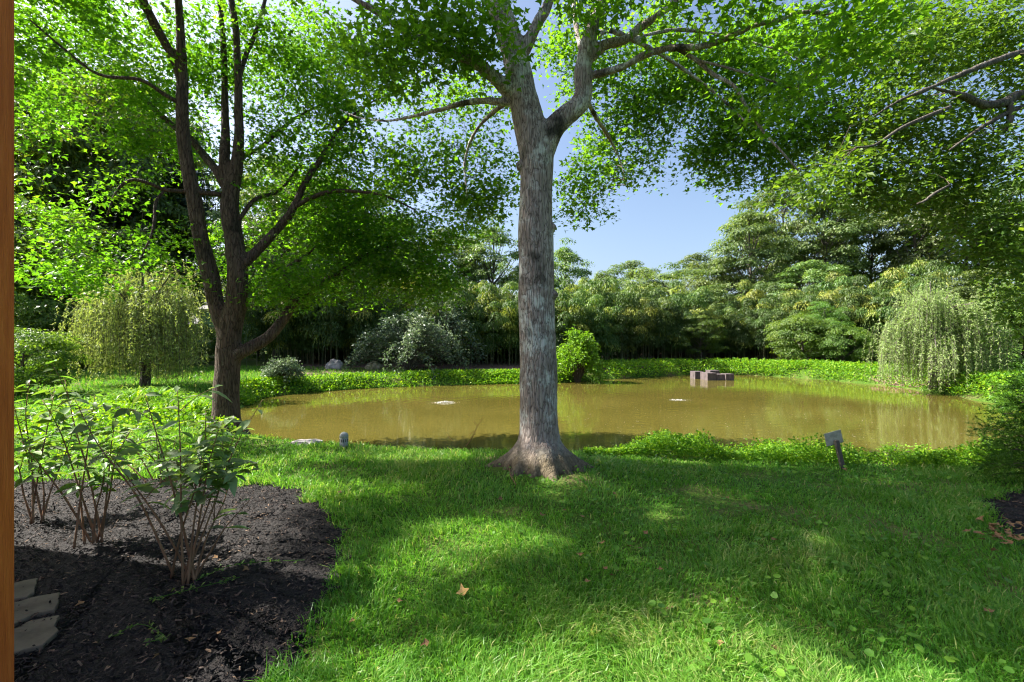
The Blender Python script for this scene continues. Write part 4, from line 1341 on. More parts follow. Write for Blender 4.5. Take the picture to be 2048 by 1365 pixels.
def dome_tops(n, lo=.45):
    out = []
    for i in range(n):
        a = R.random() * 6.28
        r = R.random() ** .55
        out.append((math.cos(a) * r * .8, math.sin(a) * r * .8, (lo + (1 - lo) * math.sqrt(max(0, 1 - r * r * .9))) * (.88 + .16 * R.random())))
    return out


willow('weeping_willow', 'pale weeping willow trailing into the water at the right end of the pond', (17.0, 18.4), 4.25, 2.7, 2.2, 1050, M['leaf_willow'], dome_tops(17, .5) + [(-.75, -.2, .62), (-.9, -.4, .42), (.85, -.3, .55), (-.55, -.8, .4), (.1, -.6, .8), (.6, -.4, .72)], leaf=.105)
willow('weeping_willow', 'grey-green weeping willow on the lawn left of the twin-stemmed maple', (-12.6, 15.6), 4.0, 2.3, 2.0, 950, M['leaf_willow_old'], dome_tops(26, .5) + [(.5, .1, 1.02), (.35, 0, 1.1), (.8, -.2, .5), (-.9, -.2, .62), (-.7, -.4, .7)], leaf=.10)


# ------------------------------------------------------------------ shrubs across the pond
def bush(name, label, base, h, rx, ry, nb, per, lsize, mat, tmpl=OVAL, droop=.4, spread=.14, base_h=0.0, cat='shrub', twig=None, up=.5):
    z0 = tz(base[0], base[1])
    t = thing(name, label, cat, (base[0], base[1], z0))
    wood = MB(); PP = []; AA = []; VA = []
    B = np.array([base[0], base[1], z0])
    for k in range(nb):
        a = R.random() * 6.28
        r = R.random() ** .5
        e = B + np.array([math.cos(a) * r * rx, math.sin(a) * r * ry, base_h + (h - base_h) * (math.sqrt(max(0.02, 1 - r * r)) * (.45 + .55 * R.random() ** .5))])
        m = B + (e - B) * .5 + [0, 0, .28 * h * (1 - r * .3)]
        e2 = e + np.array([math.cos(a) * .2 * rx * droop, math.sin(a) * .2 * ry * droop, -droop * .45 * h * r])
        line = smooth_line(np.array([B + R.standard_normal(3) * [.06, .06, 0], m, e, e2]), 12)
        wood.add(*tube_arr(line, np.linspace(.012 + .004 * h, .003, 12), 5, False))
        tt = .3 + .7 * R.random(per)
        c = np.stack([np.interp(tt, np.linspace(0, 1, 12), line[:, i]) for i in range(3)], -1) + R.standard_normal((per, 3)) * spread
        PP.append(c)
        AA.append(rvec(per) + [math.cos(a) * .8, math.sin(a) * .8, -.3])
        VA.append(R.random() * .45 + R.random(per) * .55)
    PP, AA, VA = map(np.concatenate, (PP, AA, VA))
    V, F, va = leaves(PP, rvec(len(PP)) * .7 + [0, 0, up + .3], AA, lsize * (.6 + .7 * R.random(len(PP))), tmpl, VA)
    wood.wpart('branches', twig or M['twig'], t)
    wpart('foliage', V, F, mat, t, va, kind='stuff')
    return t


c = P(815, 740, 22.9)
bush('silver_shrub', 'wide drooping silver-leaved shrub in front of the dark bamboo', (c[0], c[1]), 3.0, 2.9, 1.7, 62, 150, .14, M['leaf_silver'], droop=.8, spread=.12, twig=M['bark_far'])
c = P(880, 735, 25.2)
bush('silver_shrub', 'taller grey-green shrub behind the drooping silver shrub', (c[0], c[1]), 4.0, 2.2, 1.4, 44, 130, .15, M['leaf_silver'], droop=.4, spread=.2)
c = P(566, 785, 18.2)
bush('pale_shrub', 'small whitish shrub on the far bank right of the twin-stemmed trunk', (c[0], c[1]), 1.0, .75, .6, 60, 60, .085, M['leaf_silver'], droop=.3, spread=.08)
c = P(1158, 762, 22.4)
bush('sapling', 'bright lime-green sapling on the far bank just right of the big trunk', (c[0], c[1] + .4), 2.85, 1.15, 1.0, 85, 60, .20, M['leaf_lime'], tmpl=(LANCE[0] * [1.9, 1, 1], LANCE[1]), droop=.35, spread=.13, cat='sapling')
# near bank tufts of taller weeds beside the plaque
c = G(1735, 925)
bush('bank_weed', 'feathery light-green weed just right of the small plaque on the bank', (c[0], 6.35), .36, .3, .22, 40, 40, .04, M['leaf_bank'], tmpl=LANCE, spread=.03, cat='weed', droop=.2)
bush('bank_weed', 'largest feathery light-green weed on the near bank by the water', (5.25, 6.3), .48, .4, .3, 50, 50, .045, M['leaf_bank'], tmpl=LANCE, spread=.03, cat='weed', droop=.2)


def yew():
    base = (6.2, 4.8)
    z0 = tz(*base)
    t = thing('yew_shrub', 'dark feathery evergreen shrub at the right picture edge', 'shrub', (base[0], base[1], z0))
    wood = MB(); PP = []; AA = []; VA = []
    B = np.array([base[0], base[1], z0])
    for k in range(260):
        a = R.random() * 6.28
        z = .04 + 1.15 * R.random()
        L = (.78 * (1 - .45 * (z / 1.25) ** 2)) * (.7 + .4 * R.random())
        e = B + [math.cos(a) * L, math.sin(a) * L, z + .12 - .10 * R.random()]
        s = B + [0, 0, max(.02, z - .25)]
        line = smooth_line(np.array([s, (s + e) / 2 + [0, 0, .05], e, e + [math.cos(a) * .1, math.sin(a) * .1, -.05]]), 10)
        wood.add(*tube_arr(line, np.linspace(.008, .002, 10), 4, False))
        for q in range(9):
            i = R.integers(3, 10)
            p = line[i]
            dr = nrm(np.array([math.cos(a), math.sin(a), -.1]) + R.standard_normal(3) * .6)
            n = 34
            tt = R.random(n) * .2
            PP.append(p + dr * tt[:, None])
            AA.append(dr + rvec(n) * .7)
            VA.append(.5 * R.random() + .5 * R.random(n))
    PP, AA, VA = map(np.concatenate, (PP, AA, VA))
    V, F, va = leaves(PP, rvec(len(PP)), AA, .042, (NEEDLE[0] * [2.2, 1, 1], NEEDLE[1]), VA)
    wood.wpart('branches', M['twig'], t)
    wpart('foliage', V, F, M['leaf_yew'], t, va, kind='stuff')


yew()

# ------------------------------------------------------------------ ground vegetation (stuff)
# lawn blades
def lawn():
    n = 325000
    yy = 2.0 + 11.0 * R.random(n) ** 1.9
    xx = (R.random(n) * 2 - 1) * (yy * 1.16 + .25)
    n2 = 60000                                     # thinner beyond the picture's edges
    y2 = .4 + 6.6 * R.random(n2); x2 = -2.5 + 12.0 * R.random(n2)
    k2 = (y2 < 2.05) | (x2 > y2 * 1.16 + .2)
    xx = np.concatenate([xx, x2[k2]]); yy = np.concatenate([yy, y2[k2]]); n = len(xx)
    s = sdf(xx, yy, POND)
    bl_, br_ = sdf(xx, yy, BED_L), sdf(xx, yy, BED_R)
    patch = .8 * vnoise(xx * .9, yy * .9, 3)
    patch2 = .8 * vnoise(xx * 4, yy * 4, 9)
    rt = np.hypot(xx - TREE_C[0], yy - TREE_C[1])
    ok = (s > .12) & (bl_ > -.03) & (br_ > -.03) & (rt > .55) & (R.random(n) < .78 + .5 * patch + .3 * patch2) & (R.random(n) < sstep(.4, 1.1, rt) + .15)
    xx, yy, patch, patch2, s = xx[ok], yy[ok], patch[ok], patch2[ok], s[ok]
    k = len(xx)
    z = terr(xx, yy) - .004
    hgt = (.032 + .052 * R.random(k) ** 1.8) * (1 + .55 * patch2 + .35 * patch) * (1 + .02 * yy)
    edge = np.exp(-np.minimum(np.abs(sdf(xx, yy, BED_L)), 3) * 8)
    hgt = hgt * (1 + .8 * edge * R.random(k))
    w = .0017 + .00068 * yy
    a = 5.0 * vnoise(xx * 1.7, yy * 1.7, 21) + 1.3 * R.standard_normal(k)
    lean = (.3 + .9 * R.random(k)) * hgt
    dirv = np.stack([np.cos(a), np.sin(a), np.zeros(k)], -1)
    a2 = R.random(k) * 6.28
    side = np.stack([np.cos(a2), np.sin(a2), np.zeros(k)], -1) * w[:, None]
    p0 = np.stack([xx, yy, z], -1)
    mid = p0 + dirv * (lean * .35)[:, None] + np.array([0, 0, 1.0]) * (hgt * .62)[:, None]
    tip = p0 + dirv * lean[:, None] + np.array([0, 0, 1.0]) * (hgt * (.95 - .35 * R.random(k)))[:, None]
    V = np.stack([p0 - side, p0 + side, mid + side * .8, mid - side * .8, tip], 1).reshape(-1, 3)
    b = np.arange(k)[:, None] * 5
    Q = b + np.array([[0, 1, 2, 3]])
    T = b + np.array([[3, 2, 4]])
    va = np.clip(.32 + .28 * patch + .28 * R.standard_normal(k) * .6 + .12 * (patch2 > .25) + (R.random(k) < .035) * .5, 0, 1)
    add('lawn_grass', mesh_np('lawn_grass', V, [Q, T], M['grass'], np.repeat(va, 5)), kind='stuff', label='mown lawn grass between the planting bed and the pond', cat='grass')


lawn()


def groundcover(name, label, pts, h, lsize, mat, tmpl=OVAL, cat='ground cover', up=.6):
    k = len(pts)
    pos = pts.copy()
    pos[:, 2] += h * R.random(k) ** .7
    V, F, va = leaves(pos, np.array([0, 0, up]) + .6 * rvec(k), rvec(k) + [0, 0, .35], lsize * (.6 + .8 * R.random(k)), tmpl)
    return add(name, mesh_np(name, V, F, mat, va), kind='stuff', label=label, cat=cat)


def along_pond(n, f0, f1, s0, s1):
    """points in the strip between s0 and s1 metres outside the waterline, for boundary fractions f0..f1"""
    m = len(POND)
    t = (f0 + (f1 - f0) * R.random(n)) * m
    i = t.astype(int) % m
    j = (i + 1) % m
    fr = (t - np.floor(t))[:, None]
    p = POND[i] * (1 - fr) + POND[j] * fr
    tg = nrm(POND[j] - POND[i])
    nn = np.stack([tg[:, 1], -tg[:, 0]], -1)
    test = p + nn * .3
    flip = np.where(in_poly(test[:, 0], test[:, 1], POND), -1, 1)[:, None]
    q = p + nn * flip * (s0 + (s1 - s0) * R.random(n))[:, None]
    return np.concatenate([q, terr(q[:, 0], q[:, 1])[:, None]], 1)


_m = len(POND)
_nearest = lambda x, y: int(np.argmin((POND[:, 0] - x) ** 2 + (POND[:, 1] - y) ** 2)) / _m
f_nr, f_nl = _nearest(9, 6.9), _nearest(-5.9, 9.4)
f_fl, f_fm, f_fr, f_rr = _nearest(-8.3, 14.5), _nearest(2.35, 22.3), _nearest(13.8, 27.2), _nearest(15.2, 13.2)


def clumpy(p, sc, thr=-.1):
    v = .8 * vnoise(p[:, 0] * sc, p[:, 1] * sc, 1)
    return p[v + .35 * R.standard_normal(len(p)) > thr], v


p = along_pond(56000, f_nr, _nearest(1.2, 7.3), .15, .80); p, v = clumpy(p, 1.9, -.22)
hh = np.clip(.19 + .20 * vnoise(p[:, 0] * 1.1, p[:, 1] * 1.1, 5) + .10 * vnoise(p[:, 0] * 4, p[:, 1] * 4, 6), .02, .4) * sstep(.9, 2.4, p[:, 0])
p[:, 2] = np.maximum(p[:, 2], -.24 + .1 * R.random(len(p))) + hh * R.random(len(p)) ** .8
groundcover('bank_weeds', 'bright yellow-green leafy weeds along the near bank on the right', p, .08, .040, M['leaf_bank'])
p = along_pond(22000, _nearest(1.2, 7.3), f_nl, .05, .45); p, v = clumpy(p, 1.8, -.25)
groundcover('bank_weeds', 'green weeds along the near bank left of the big trunk', p, .19, .045, M['leaf_bank'], tmpl=LANCE)
p = along_pond(26000, f_fl, f_fm, .05, 1.1); p, v = clumpy(p, .8, -.2)
groundcover('bank_weeds', 'green grassy fringe along the far bank left of the big trunk', p, .22, .10, M['leaf_bank'], tmpl=OVAL)
p = along_pond(40000, f_fm, f_rr, .05, 2.1); p, v = clumpy(p, .7, -.3)
p[:, 2] += .10
groundcover('bank_weeds', 'bright leafy weeds along the far bank behind the concrete blocks', p, .36, .11, M['leaf_bank'])
# undergrowth on the left behind the planting bed
n = 30000
xx = -9.5 + 8.2 * R.random(n); yy = 5.2 + 6.5 * R.random(n)
ok = (xx < -3.3 - .5 * (yy - 5)) & (sdf(xx, yy, BED_L) > .05) & (sdf(xx, yy, POND) > .3) & (xx > -1.25 * yy)
p = np.stack([xx[ok], yy[ok], terr(xx[ok], yy[ok])], -1); p, v = clumpy(p, .9, 0.0)
groundcover('undergrowth', 'sunlit leafy undergrowth behind the planting bed at left', p, .32, .075, M['leaf_bank'], tmpl=OVAL)


# far grass: coarser tufts on the other lawns
def tufts(name, label, n, fx, keep, h, w):
    xx, yy = fx(n)
    ok = keep(xx, yy)
    xx, yy = xx[ok], yy[ok]
    k = len(xx)
    pos = np.stack([xx, yy, terr(xx, yy)], -1)
    V, F, va = leaves(pos, rvec(k) * [1, 1, .2], rvec(k) * .5 + [0, 0, 1], h * (.5 + R.random(k)), (NEEDLE[0] * [w, 1, 1], NEEDLE[1]), np.clip(.35 + .25 * R.standard_normal(k), 0, 1))
    add(name, mesh_np(name, V, F, M['grass'], va), kind='stuff', label=label, cat='grass')


tufts('far_lawn_grass', 'shaded lawn on the far bank and around the left willow', 60000,
      lambda n: (-22 + 26 * R.random(n), 11 + 13 * R.random(n)), lambda x, y: (sdf(x, y, POND) > .2) & (x > -1.2 * y), .11, 2.4)
tufts('right_lawn_grass', 'sunlit lawn at the right end of the pond beneath the willow', 30000,
      lambda n: (14 + 12 * R.random(n), 8 + 16 * R.random(n)), lambda x, y: (sdf(x, y, POND) > .2) & (x < 1.25 * y), .10, 2.4)


# strap-leaved clump left of the twin-stemmed trunk
def straps(label, base, n, L, spread):
    z0 = tz(*base)
    t = thing('daylily_clump', label, 'plant', (base[0], base[1], z0))
    mb = MB()
    for k in range(n):
        a = R.random() * 6.28
        s = np.array([base[0], base[1], z0]) + [*(R.standard_normal(2) * spread * .35), 0]
        l = L * (.7 + .5 * R.random())
        tt = np.linspace(0, 1, 6)
        out = l * .75 * tt ** 1.4
        zz = l * (1.1 * tt - .75 * tt ** 2.4)
        side = np.array([-math.sin(a), math.cos(a), 0])
        c = s + np.stack([math.cos(a) * out, math.sin(a) * out, zz], -1)
        w = .014 * np.array([.8, 1, 1, .8, .5, .05])[:, None]
        V = np.stack([c - side * w, c + side * w], 1).reshape(-1, 3)
        i = np.arange(5)[:, None] * 2
        mb.add(V, [i + np.array([[0, 1, 3, 2]])], R.random())
    mb.wpart('leaves', M['leaf_bank'], t, smooth=True, kind='stuff')


straps('green strap-leaved clump in front of the left willow', (-8.6, 10.6), 240, .95, .7)
straps('small strap-leaved clump between the left willow and the twin-stemmed trunk', (-7.3, 10.2), 120, .75, .5)

# violets on the lawn
ROUND = (np.array([[0, 0, 0], [-.32, .02, .03], [-.5, .42, .07], [-.3, .82, .02], [0, .95, -.03], [.3, .82, .02], [.5, .42, .07], [.32, .02, .03]]),
         np.array([[0, 2, 1], [0, 3, 2], [0, 4, 3], [0, 5, 4], [0, 6, 5], [0, 7, 6]]))
n = 2600
yy = 2.1 + 4.2 * R.random(n) ** 1.2; xx = -.2 + 5.2 * R.random(n)
v = .8 * vnoise(xx * 1.1, yy * 1.1, 7)
ok = (v + .18 * (xx - 1) * .5 > .12) & (xx < yy * 1.15) & (sdf(xx, yy, BED_R) > .05) & (sdf(xx, yy, POND) > .6)
xx, yy = xx[ok][:620], yy[ok][:620]
k = len(xx)
pos = np.stack([xx, yy, terr(xx, yy) + .045 + .04 * R.random(k)], -1)
V, F, va = leaves(pos, np.array([0, -.15, 1.0]) + .35 * rvec(k), rvec(k), .022 + .026 * R.random(k), ROUND)
add('violet_leaves', mesh_np('violet_leaves', V, F, M['violet'], va), kind='stuff', label='round heart-shaped violet leaves scattered through the right lawn', cat='ground cover')

# ------------------------------------------------------------------ stems and leaves of the shrubs in the bed
def big_leaf(name, mat, curl, fold):
    rows = [(.18, .10), (.42, .165), (.68, .13), (.88, .06)]
    V = [[0, 0, 0]]
    for y, w in rows:
        z = -curl * y ** 2
        V += [[-w, y, z + fold * w], [0, y, z], [w, y, z + fold * w]]
    V.append([0, 1.02, -curl])
    F3 = [[0, 2, 1], [0, 3, 2], [13, 10, 11], [13, 11, 12]]
    F4 = []
    for r in range(3):
        b = 1 + r * 3
        F4 += [[b, b + 1, b + 4, b + 3], [b + 1, b + 2, b + 5, b + 4]]
    var = np.concatenate([[.3], R.random(12) * .3 + .35, [.5]])
    return mesh_np(name, np.array(V), [np.array(F3), np.array(F4)], mat, var, True)


LEAF_D = [big_leaf('leaf', M['leaf_shrub'], c, f) for c, f in [(.25, .5), (.5, .35), (.1, .6)]]
LEAF_P = [big_leaf('leaf', M['leaf_shrub_pale'], c, f) for c, f in [(.25, .5), (.5, .35), (.1, .6)]]


def place_leaf(parent, root, p, axis, normal, size, me):
    a = nrm(axis); n = nrm(normal - (normal @ a) * a); b = np.cross(a, n)
    from mathutils import Matrix
    m = Matrix(((b[0], a[0], n[0]), (b[1], a[1], n[1]), (b[2], a[2], n[2])))
    o = bpy.data.objects.new('leaf', me)
    COL.objects.link(o)
    o.parent = parent
    o.location = p - root
    o.rotation_euler = m.to_euler()
    o.scale = (size * 1.15, size, size)


def garden_shrub(label, base, stems, pal=0.2, lsize=.13, maxleaf=300):
    z0 = float(bed_z(np.array([base[0]]), np.array([base[1]]))[0])
    root = np.array([base[0], base[1], z0])
    t = thing('garden_shrub', label, 'shrub', root, 'shrubs in the mulch bed')
    cnt = 0
    for (px, py, dd, lf, side) in stems:
        tip = P(px, py, base[1] + dd)
        s = root + np.array([R.standard_normal() * .05, R.standard_normal() * .04, -.02])
        m1 = s + (tip - s) * .35 + np.array([0, 0, .10]) * np.linalg.norm((tip - s)[:2])
        m2 = s + (tip - s) * .7 + np.array([0, 0, .08]) * np.linalg.norm((tip - s)[:2]) + R.standard_normal(3) * .015
        line = smooth_line(np.array([s, m1, m2, tip]), 16)
        L = np.linalg.norm(np.diff(line, axis=0), axis=1).sum()
        V, F = tube_arr(line, np.linspace(.0085, .0022, 16) * (1 + .08 * R.standard_normal(16)), 6)
        stem = wpart('stem', V, F, M['stem'], t, smooth=True)
        subs = [(line, lf)]
        for q in range(side):                                   # side shoots
            i = R.integers(6, 14)
            d = nrm(np.array([R.standard_normal(), R.standard_normal() * .7, .5]))
            e = line[i] + d * (.14 + .16 * R.random())
            sl = smooth_line(np.array([line[i], (line[i] + e) / 2 + [0, 0, .02], e]), 6)
            V, F = tube_arr(sl, np.linspace(.0035, .0015, 6), 5, False)
            wpart('side_shoot', V, F, M['stem'], stem)
            subs.append((sl, max(2, lf // 3)))
        for sl, nl in subs:
            n = len(sl)
            nl = int(nl * 1.4) + 1
            for q in range(nl):
                f = .45 + .55 * (q + 1) / nl if sl is line else .3 + .7 * (q + 1) / nl
                p = np.array([np.interp(f, np.linspace(0, 1, n), sl[:, i]) for i in range(3)])
                a0 = R.random() * 3.14 + q * 1.57
                for sgn in (1, -1):
                    if cnt >= maxleaf or R.random() < .12:
                        continue
                    ax = np.array([math.cos(a0) * sgn, math.sin(a0) * sgn, .30 - .55 * R.random()])
                    sz = lsize * (.55 + .7 * R.random()) * (1.0 - .35 * (f > .93))
                    place_leaf(stem, root, p, ax, np.array([0, 0, 1.0]) + .35 * R.standard_normal(3), sz, (LEAF_P if R.random() < pal else LEAF_D)[R.integers(3)])
                    cnt += 1
    return t


b = G(375, 1172)
garden_shrub('large-leaved garden shrub with bare brown stems nearest the lawn in the mulch bed', b, [
    (215, 905, .1, 6, 1), (150, 800, .35, 5, 1), (290, 790, .2, 5, 1), (355, 775, -.05, 6, 2), (412, 820, .1, 9, 3), (440, 850, .0, 9, 3), (470, 870, .15, 8, 3), (500, 1000, .1, 2, 0), (525, 800, .3, 5, 1), (405, 905, -.1, 8, 2), (330, 930, .3, 5, 1), (460, 935, .25, 7, 2)], pal=.75, lsize=.135)
b = G(178, 1102)
garden_shrub('bare-stemmed garden shrub in the middle of the mulch bed', b, [
    (40, 880, .0, 6, 1), (85, 800, .15, 7, 1), (130, 760, .3, 7, 1), (190, 790, .1, 7, 1), (235, 820, .25, 7, 2), (262, 860, .0, 7, 1), (205, 900, -.1, 5, 1), (150, 905, .2, 5, 1)], pal=.12, lsize=.135, maxleaf=280)
b = G(62, 1062)
garden_shrub('leafy garden shrub in the mulch bed beside the orange post', b, [
    (25, 800, .2, 8, 2), (60, 760, .4, 8, 2), (110, 775, .5, 8, 2), (150, 850, .4, 6, 1), (10, 900, .1, 6, 1), (90, 880, .3, 7, 2)], pal=.15, lsize=.125, maxleaf=290)
b = np.array([-3.9, 5.05, 0])
garden_shrub('low leafy shrub at the back edge of the mulch bed', b, [
    (270, 880, .1, 7, 2), (310, 850, .1, 7, 2), (350, 880, .2, 7, 2), (230, 860, .3, 7, 2), (390, 915, .2, 6, 1), (190, 900, .1, 6, 1)], pal=.15, lsize=.09, maxleaf=180)

# creeping vine sprigs on the mulch
def vine(label, pts_px):
    pts = np.array([G(a, c) for a, c in pts_px])
    pts[:, 2] = bed_z(pts[:, 0], pts[:, 1]) + .02
    t = thing('creeping_vine', label, 'vine', pts[0])
    line = smooth_line(pts, 24)
    V, F = tube_arr(line, np.full(24, .0022), 5)
    wpart('stem', V, F, M['violet'], t)
    n = 40
    q = R.random(n)
    c = np.stack([np.interp(q, np.linspace(0, 1, 24), line[:, i]) for i in range(3)], -1) + R.standard_normal((n, 3)) * [.008, .008, .006]
    V, F, va = leaves(c, np.array([0, 0, 1.0]) + .5 * rvec(n), rvec(n), .022 + .012 * R.random(n), OVAL)
    wpart('foliage', V, F, M['leaf_shrub'], t, va, kind='stuff')


vine('creeping vine sprig running right from the foot of the nearest garden shrub', [(390, 1178), (450, 1150), (520, 1140), (610, 1135)])
vine('creeping vine sprig below the foot of the nearest garden shrub', [(300, 1215), (360, 1200), (440, 1180), (480, 1170)])
vine('creeping vine sprig low in the mulch near the flagstones', [(225, 1290), (280, 1265), (330, 1290), (300, 1300)])

# ------------------------------------------------------------------ stones
def stone(name, label, c, s, mat, seed, flat=0.0, cat='rock', group=None):
    import bmesh
    bm = bmesh.new()
    bmesh.ops.create_icosphere(bm, subdivisions=4, radius=1)
    for vtx in bm.verts:
        n = mnoise.noise(vtx.co * 1.1 + Vector((seed, 0, 0))) * .38 + mnoise.noise(vtx.co * 2.7 + Vector((0, seed, 0))) * .14 + mnoise.noise(vtx.co * 7 + Vector((0, 0, seed))) * .04
        vtx.co = vtx.co * (1 + n)
        if flat and vtx.co.z > flat:
            vtx.co.z = flat + (vtx.co.z - flat) * .2
        vtx.co = Vector((vtx.co.x * s[0], vtx.co.y * s[1], vtx.co.z * s[2]))
    me = bpy.data.meshes.new(name)
    bm.to_mesh(me); bm.free()
    me.polygons.foreach_set('use_smooth', np.ones(len(me.polygons), bool))
    me.materials.append(mat)
    return add(name, me, None, c, label, cat, group)


c = P(668, 735, 23.0); stone('boulder', 'grey pointed boulder at the foot of the dark bamboo', (c[0], c[1], tz(c[0], c[1]) + .12), (.40, .35, .42), M['rock'], 1.3)
c = P(748, 735, 23.2); stone('boulder', 'mossy boulder left of the drooping silver shrub', (c[0], c[1], tz(c[0], c[1]) + .1), (.42, .32, .34), M['rock_moss'], 4.1)
c = P(505, 866, 8.3); stone('shore_stone', 'flat pale stone at the water edge beside the twin-stemmed trunk', (c[0], c[1], tz(c[0], c[1]) + .02), (.28, .2, .09), M['rock'], 7.7, .5)
c = P(616, 886, 7.3); stone('shore_stone', 'flat pinkish stone in the grass left of the grey bollard', (c[0], c[1], tz(c[0], c[1]) + .02), (.21, .14, .07), M['rock'], 9.9, .5)


def flagstone(label, px, t=.05):
    p2 = np.array([G(a, b)[:2] for a, b in px])
    k = len(p2)
    full = []
    for i in range(k):
        a, b = p2[i], p2[(i + 1) % k]
        m = max(2, int(np.linalg.norm(b - a) / .05))
        for q in range(m):
            full.append(a + (b - a) * q / m + R.standard_normal(2) * .006)
    full = np.array(full)
    c = full.mean(0)
    n = len(full)
    z = bed_z(full[:, 0], full[:, 1]).mean() + .02
    rings = [(1.0, z - t), (1.0, z - .006), (.985, z)] + [(f, z + .003 * R.standard_normal()) for f in (.75, .5, .25)]
    V = np.concatenate([np.concatenate([c + (full - c) * f, np.full((n, 1), zz)], 1) for f, zz in rings] + [[[c[0], c[1], z]]])
    i = np.arange(len(rings) - 1)[:, None] * n
    j = np.arange(n)[None]; j2 = (j + 1) % n
    Q = np.stack([i + j, i + j2, i + n + j2, i + n + j], -1).reshape(-1, 4)
    l0 = (len(rings) - 1) * n
    T = np.stack([l0 + np.arange(n), l0 + (np.arange(n) + 1) % n, np.full(n, len(V) - 1)], -1)
    o = np.array([c[0], c[1], z - t])
    add('flagstone', mesh_np('flagstone', V - o, [Q, T], M['flag'], smooth=False), None, o, label, 'flagstone', 'flagstones beside the post')


flagstone('rear flagstone beside the orange post, farthest from the camera', [(-80, 1198), (20, 1190), (72, 1178), (74, 1186), (66, 1206), (50, 1216), (20, 1222), (-90, 1232)])
flagstone('largest flagstone beside the orange post, in the middle of three', [(-90, 1240), (24, 1226), (60, 1216), (120, 1203), (122, 1215), (106, 1240), (60, 1252), (22, 1274), (-90, 1290)])
flagstone('nearest flagstone beside the orange post, cracked across', [(-90, 1300), (28, 1277), (60, 1262), (116, 1250), (112, 1282), (90, 1310), (20, 1330), (-100, 1345)])

# ------------------------------------------------------------------ things in and by the pond
def conc(label, cpx, cpy, d, w, dep, h, rz=0.0):
    p = P(cpx, cpy, d)
    V, F = box((0, 0, h / 2 - .3), (w, dep, h + .6), rz + .10)
    me = bevel_mesh(mesh_np('concrete_block', V, F, M['concrete']), .006, 1)
    add('concrete_block', me, None, (p[0], d + dep / 2, WZ), label, 'block', 'concrete blocks standing in the pond')


conc('concrete block at the left end of the group in the pond', 1398, 760, 24.6, .50, .55, .40)
conc('concrete block with the wide sunlit side, second from left in the pond', 1423, 762, 23.7, .50, .75, .38)
conc('lowest concrete block, in the middle of the front row in the pond', 1441, 762, 23.75, .42, .5, .31)
conc('concrete block at the right end of the group in the pond', 1459, 762, 23.7, .46, .5, .33)
conc('concrete block at the back of the group in the pond', 1429, 758, 25.2, .55, .5, .42)


def bubbler(label, c, r, n, hmax):
    q = np.abs(R.standard_normal((n, 2))) * np.sign(R.standard_normal((n, 2))) * .5
    rr = np.hypot(q[:, 0], q[:, 1])
    pos = np.stack([q[:, 0] * r, q[:, 1] * r * .8, .004 + hmax * np.maximum(0, 1 - rr) ** 1.5 * R.random(n)], -1)
    V, F, va = leaves(pos, rvec(n) * .5 + [0, 0, 1], rvec(n), (.012 + .022 * R.random(n)) * np.clip(1.2 - rr * .6, .3, 1), (OVAL[0] * [1.6, 1, 1], OVAL[1]))
    add('bubbling_water', mesh_np('bubbling_water', V, F, M['foam'], va), None, (c[0], c[1], WZ), label, 'water bubbler', kind='stuff')


bubbler('white water bubbling up in the pond left of the big trunk', AER[0], .40, 520, .07)
bubbler('small white bubbling patch in the pond in front of the concrete blocks', AER[1], .32, 170, .015)
# pale flecks that drift on the water
n = 1300
xx = 1.5 + 11 * R.random(n); yy = 7.3 + 7 * R.random(n) ** 1.3
ok = (sdf(xx, yy, POND) < -.15)
xx, yy = xx[ok], yy[ok]
k = len(xx)
V, F, va = leaves(np.stack([xx, yy, np.full(k, WZ + .004)], -1), np.tile([0, 0, 1.0], (k, 1)), rvec(k), (.006 + .022 * R.random(k) ** 3), (OVAL[0] * [1.6, 1, 0], OVAL[1]))
add('surface_flecks', mesh_np('surface_flecks', V, F, M['foam'], va), kind='stuff', label='tiny pale flecks floating on the right half of the pond', cat='flecks')


def lathe(prof, n=24):
    prof = np.array(prof, float)
    a = np.arange(n) / n * 2 * math.pi
    V = np.stack([prof[:, 0, None] * np.cos(a), prof[:, 0, None] * np.sin(a), np.broadcast_to(prof[:, 1, None], (len(prof), n))], -1).reshape(-1, 3)
    i = np.arange(len(prof) - 1)[:, None] * n
    j = np.arange(n)[None]; j2 = (j + 1) % n
    return V, [np.stack([i + j, i + j2, i + n + j2, i + n + j], -1).reshape(-1, 4)]


c = P(688, 889, 7.05)
zc = tz(c[0], c[1])
t = thing('bollard_light', 'short grey domed bollard light in the grass by the water', 'bollard', (c[0], c[1], zc))
V, F = lathe([(.064, -.1), (.064, .145), (.062, .148), (.062, .158), (.066, .16), (.067, .18), (.060, .205), (.044, .226), (.022, .238), (.0005, .242)])
bpost = add('post', mesh_np('post', V, F, M['bollard'], smooth=True), t)
for q in range(6):
    a = -2.9 + q * .52
    V, F = box((math.cos(a) * .0625, math.sin(a) * .0625, .115), (.006, .012, .045), a)
    add('slot', mesh_np('slot', V, F, M['dark']), bpost)

# leaning plaque
b = np.array([*G(1686, 931)[:2], 0.0]); b[2] = tz(b[0], b[1])
t = thing('plaque_sign', 'small weathered plaque on a leaning wooden post at the water edge', 'sign', b)
tilt = math.radians(-11)
up = np.array([math.sin(tilt), .06, math.cos(tilt)]); up = nrm(up)
sidev = nrm(np.array([math.cos(tilt), 0, -math.sin(tilt)]))
fw = np.cross(sidev, up)


def obox(c, s, wid, dep, hei):
    V, F = box((0, 0, 0), (wid, dep, hei))
    return c + V[:, :1] * s + V[:, 1:2] * fw + V[:, 2:] * up, F


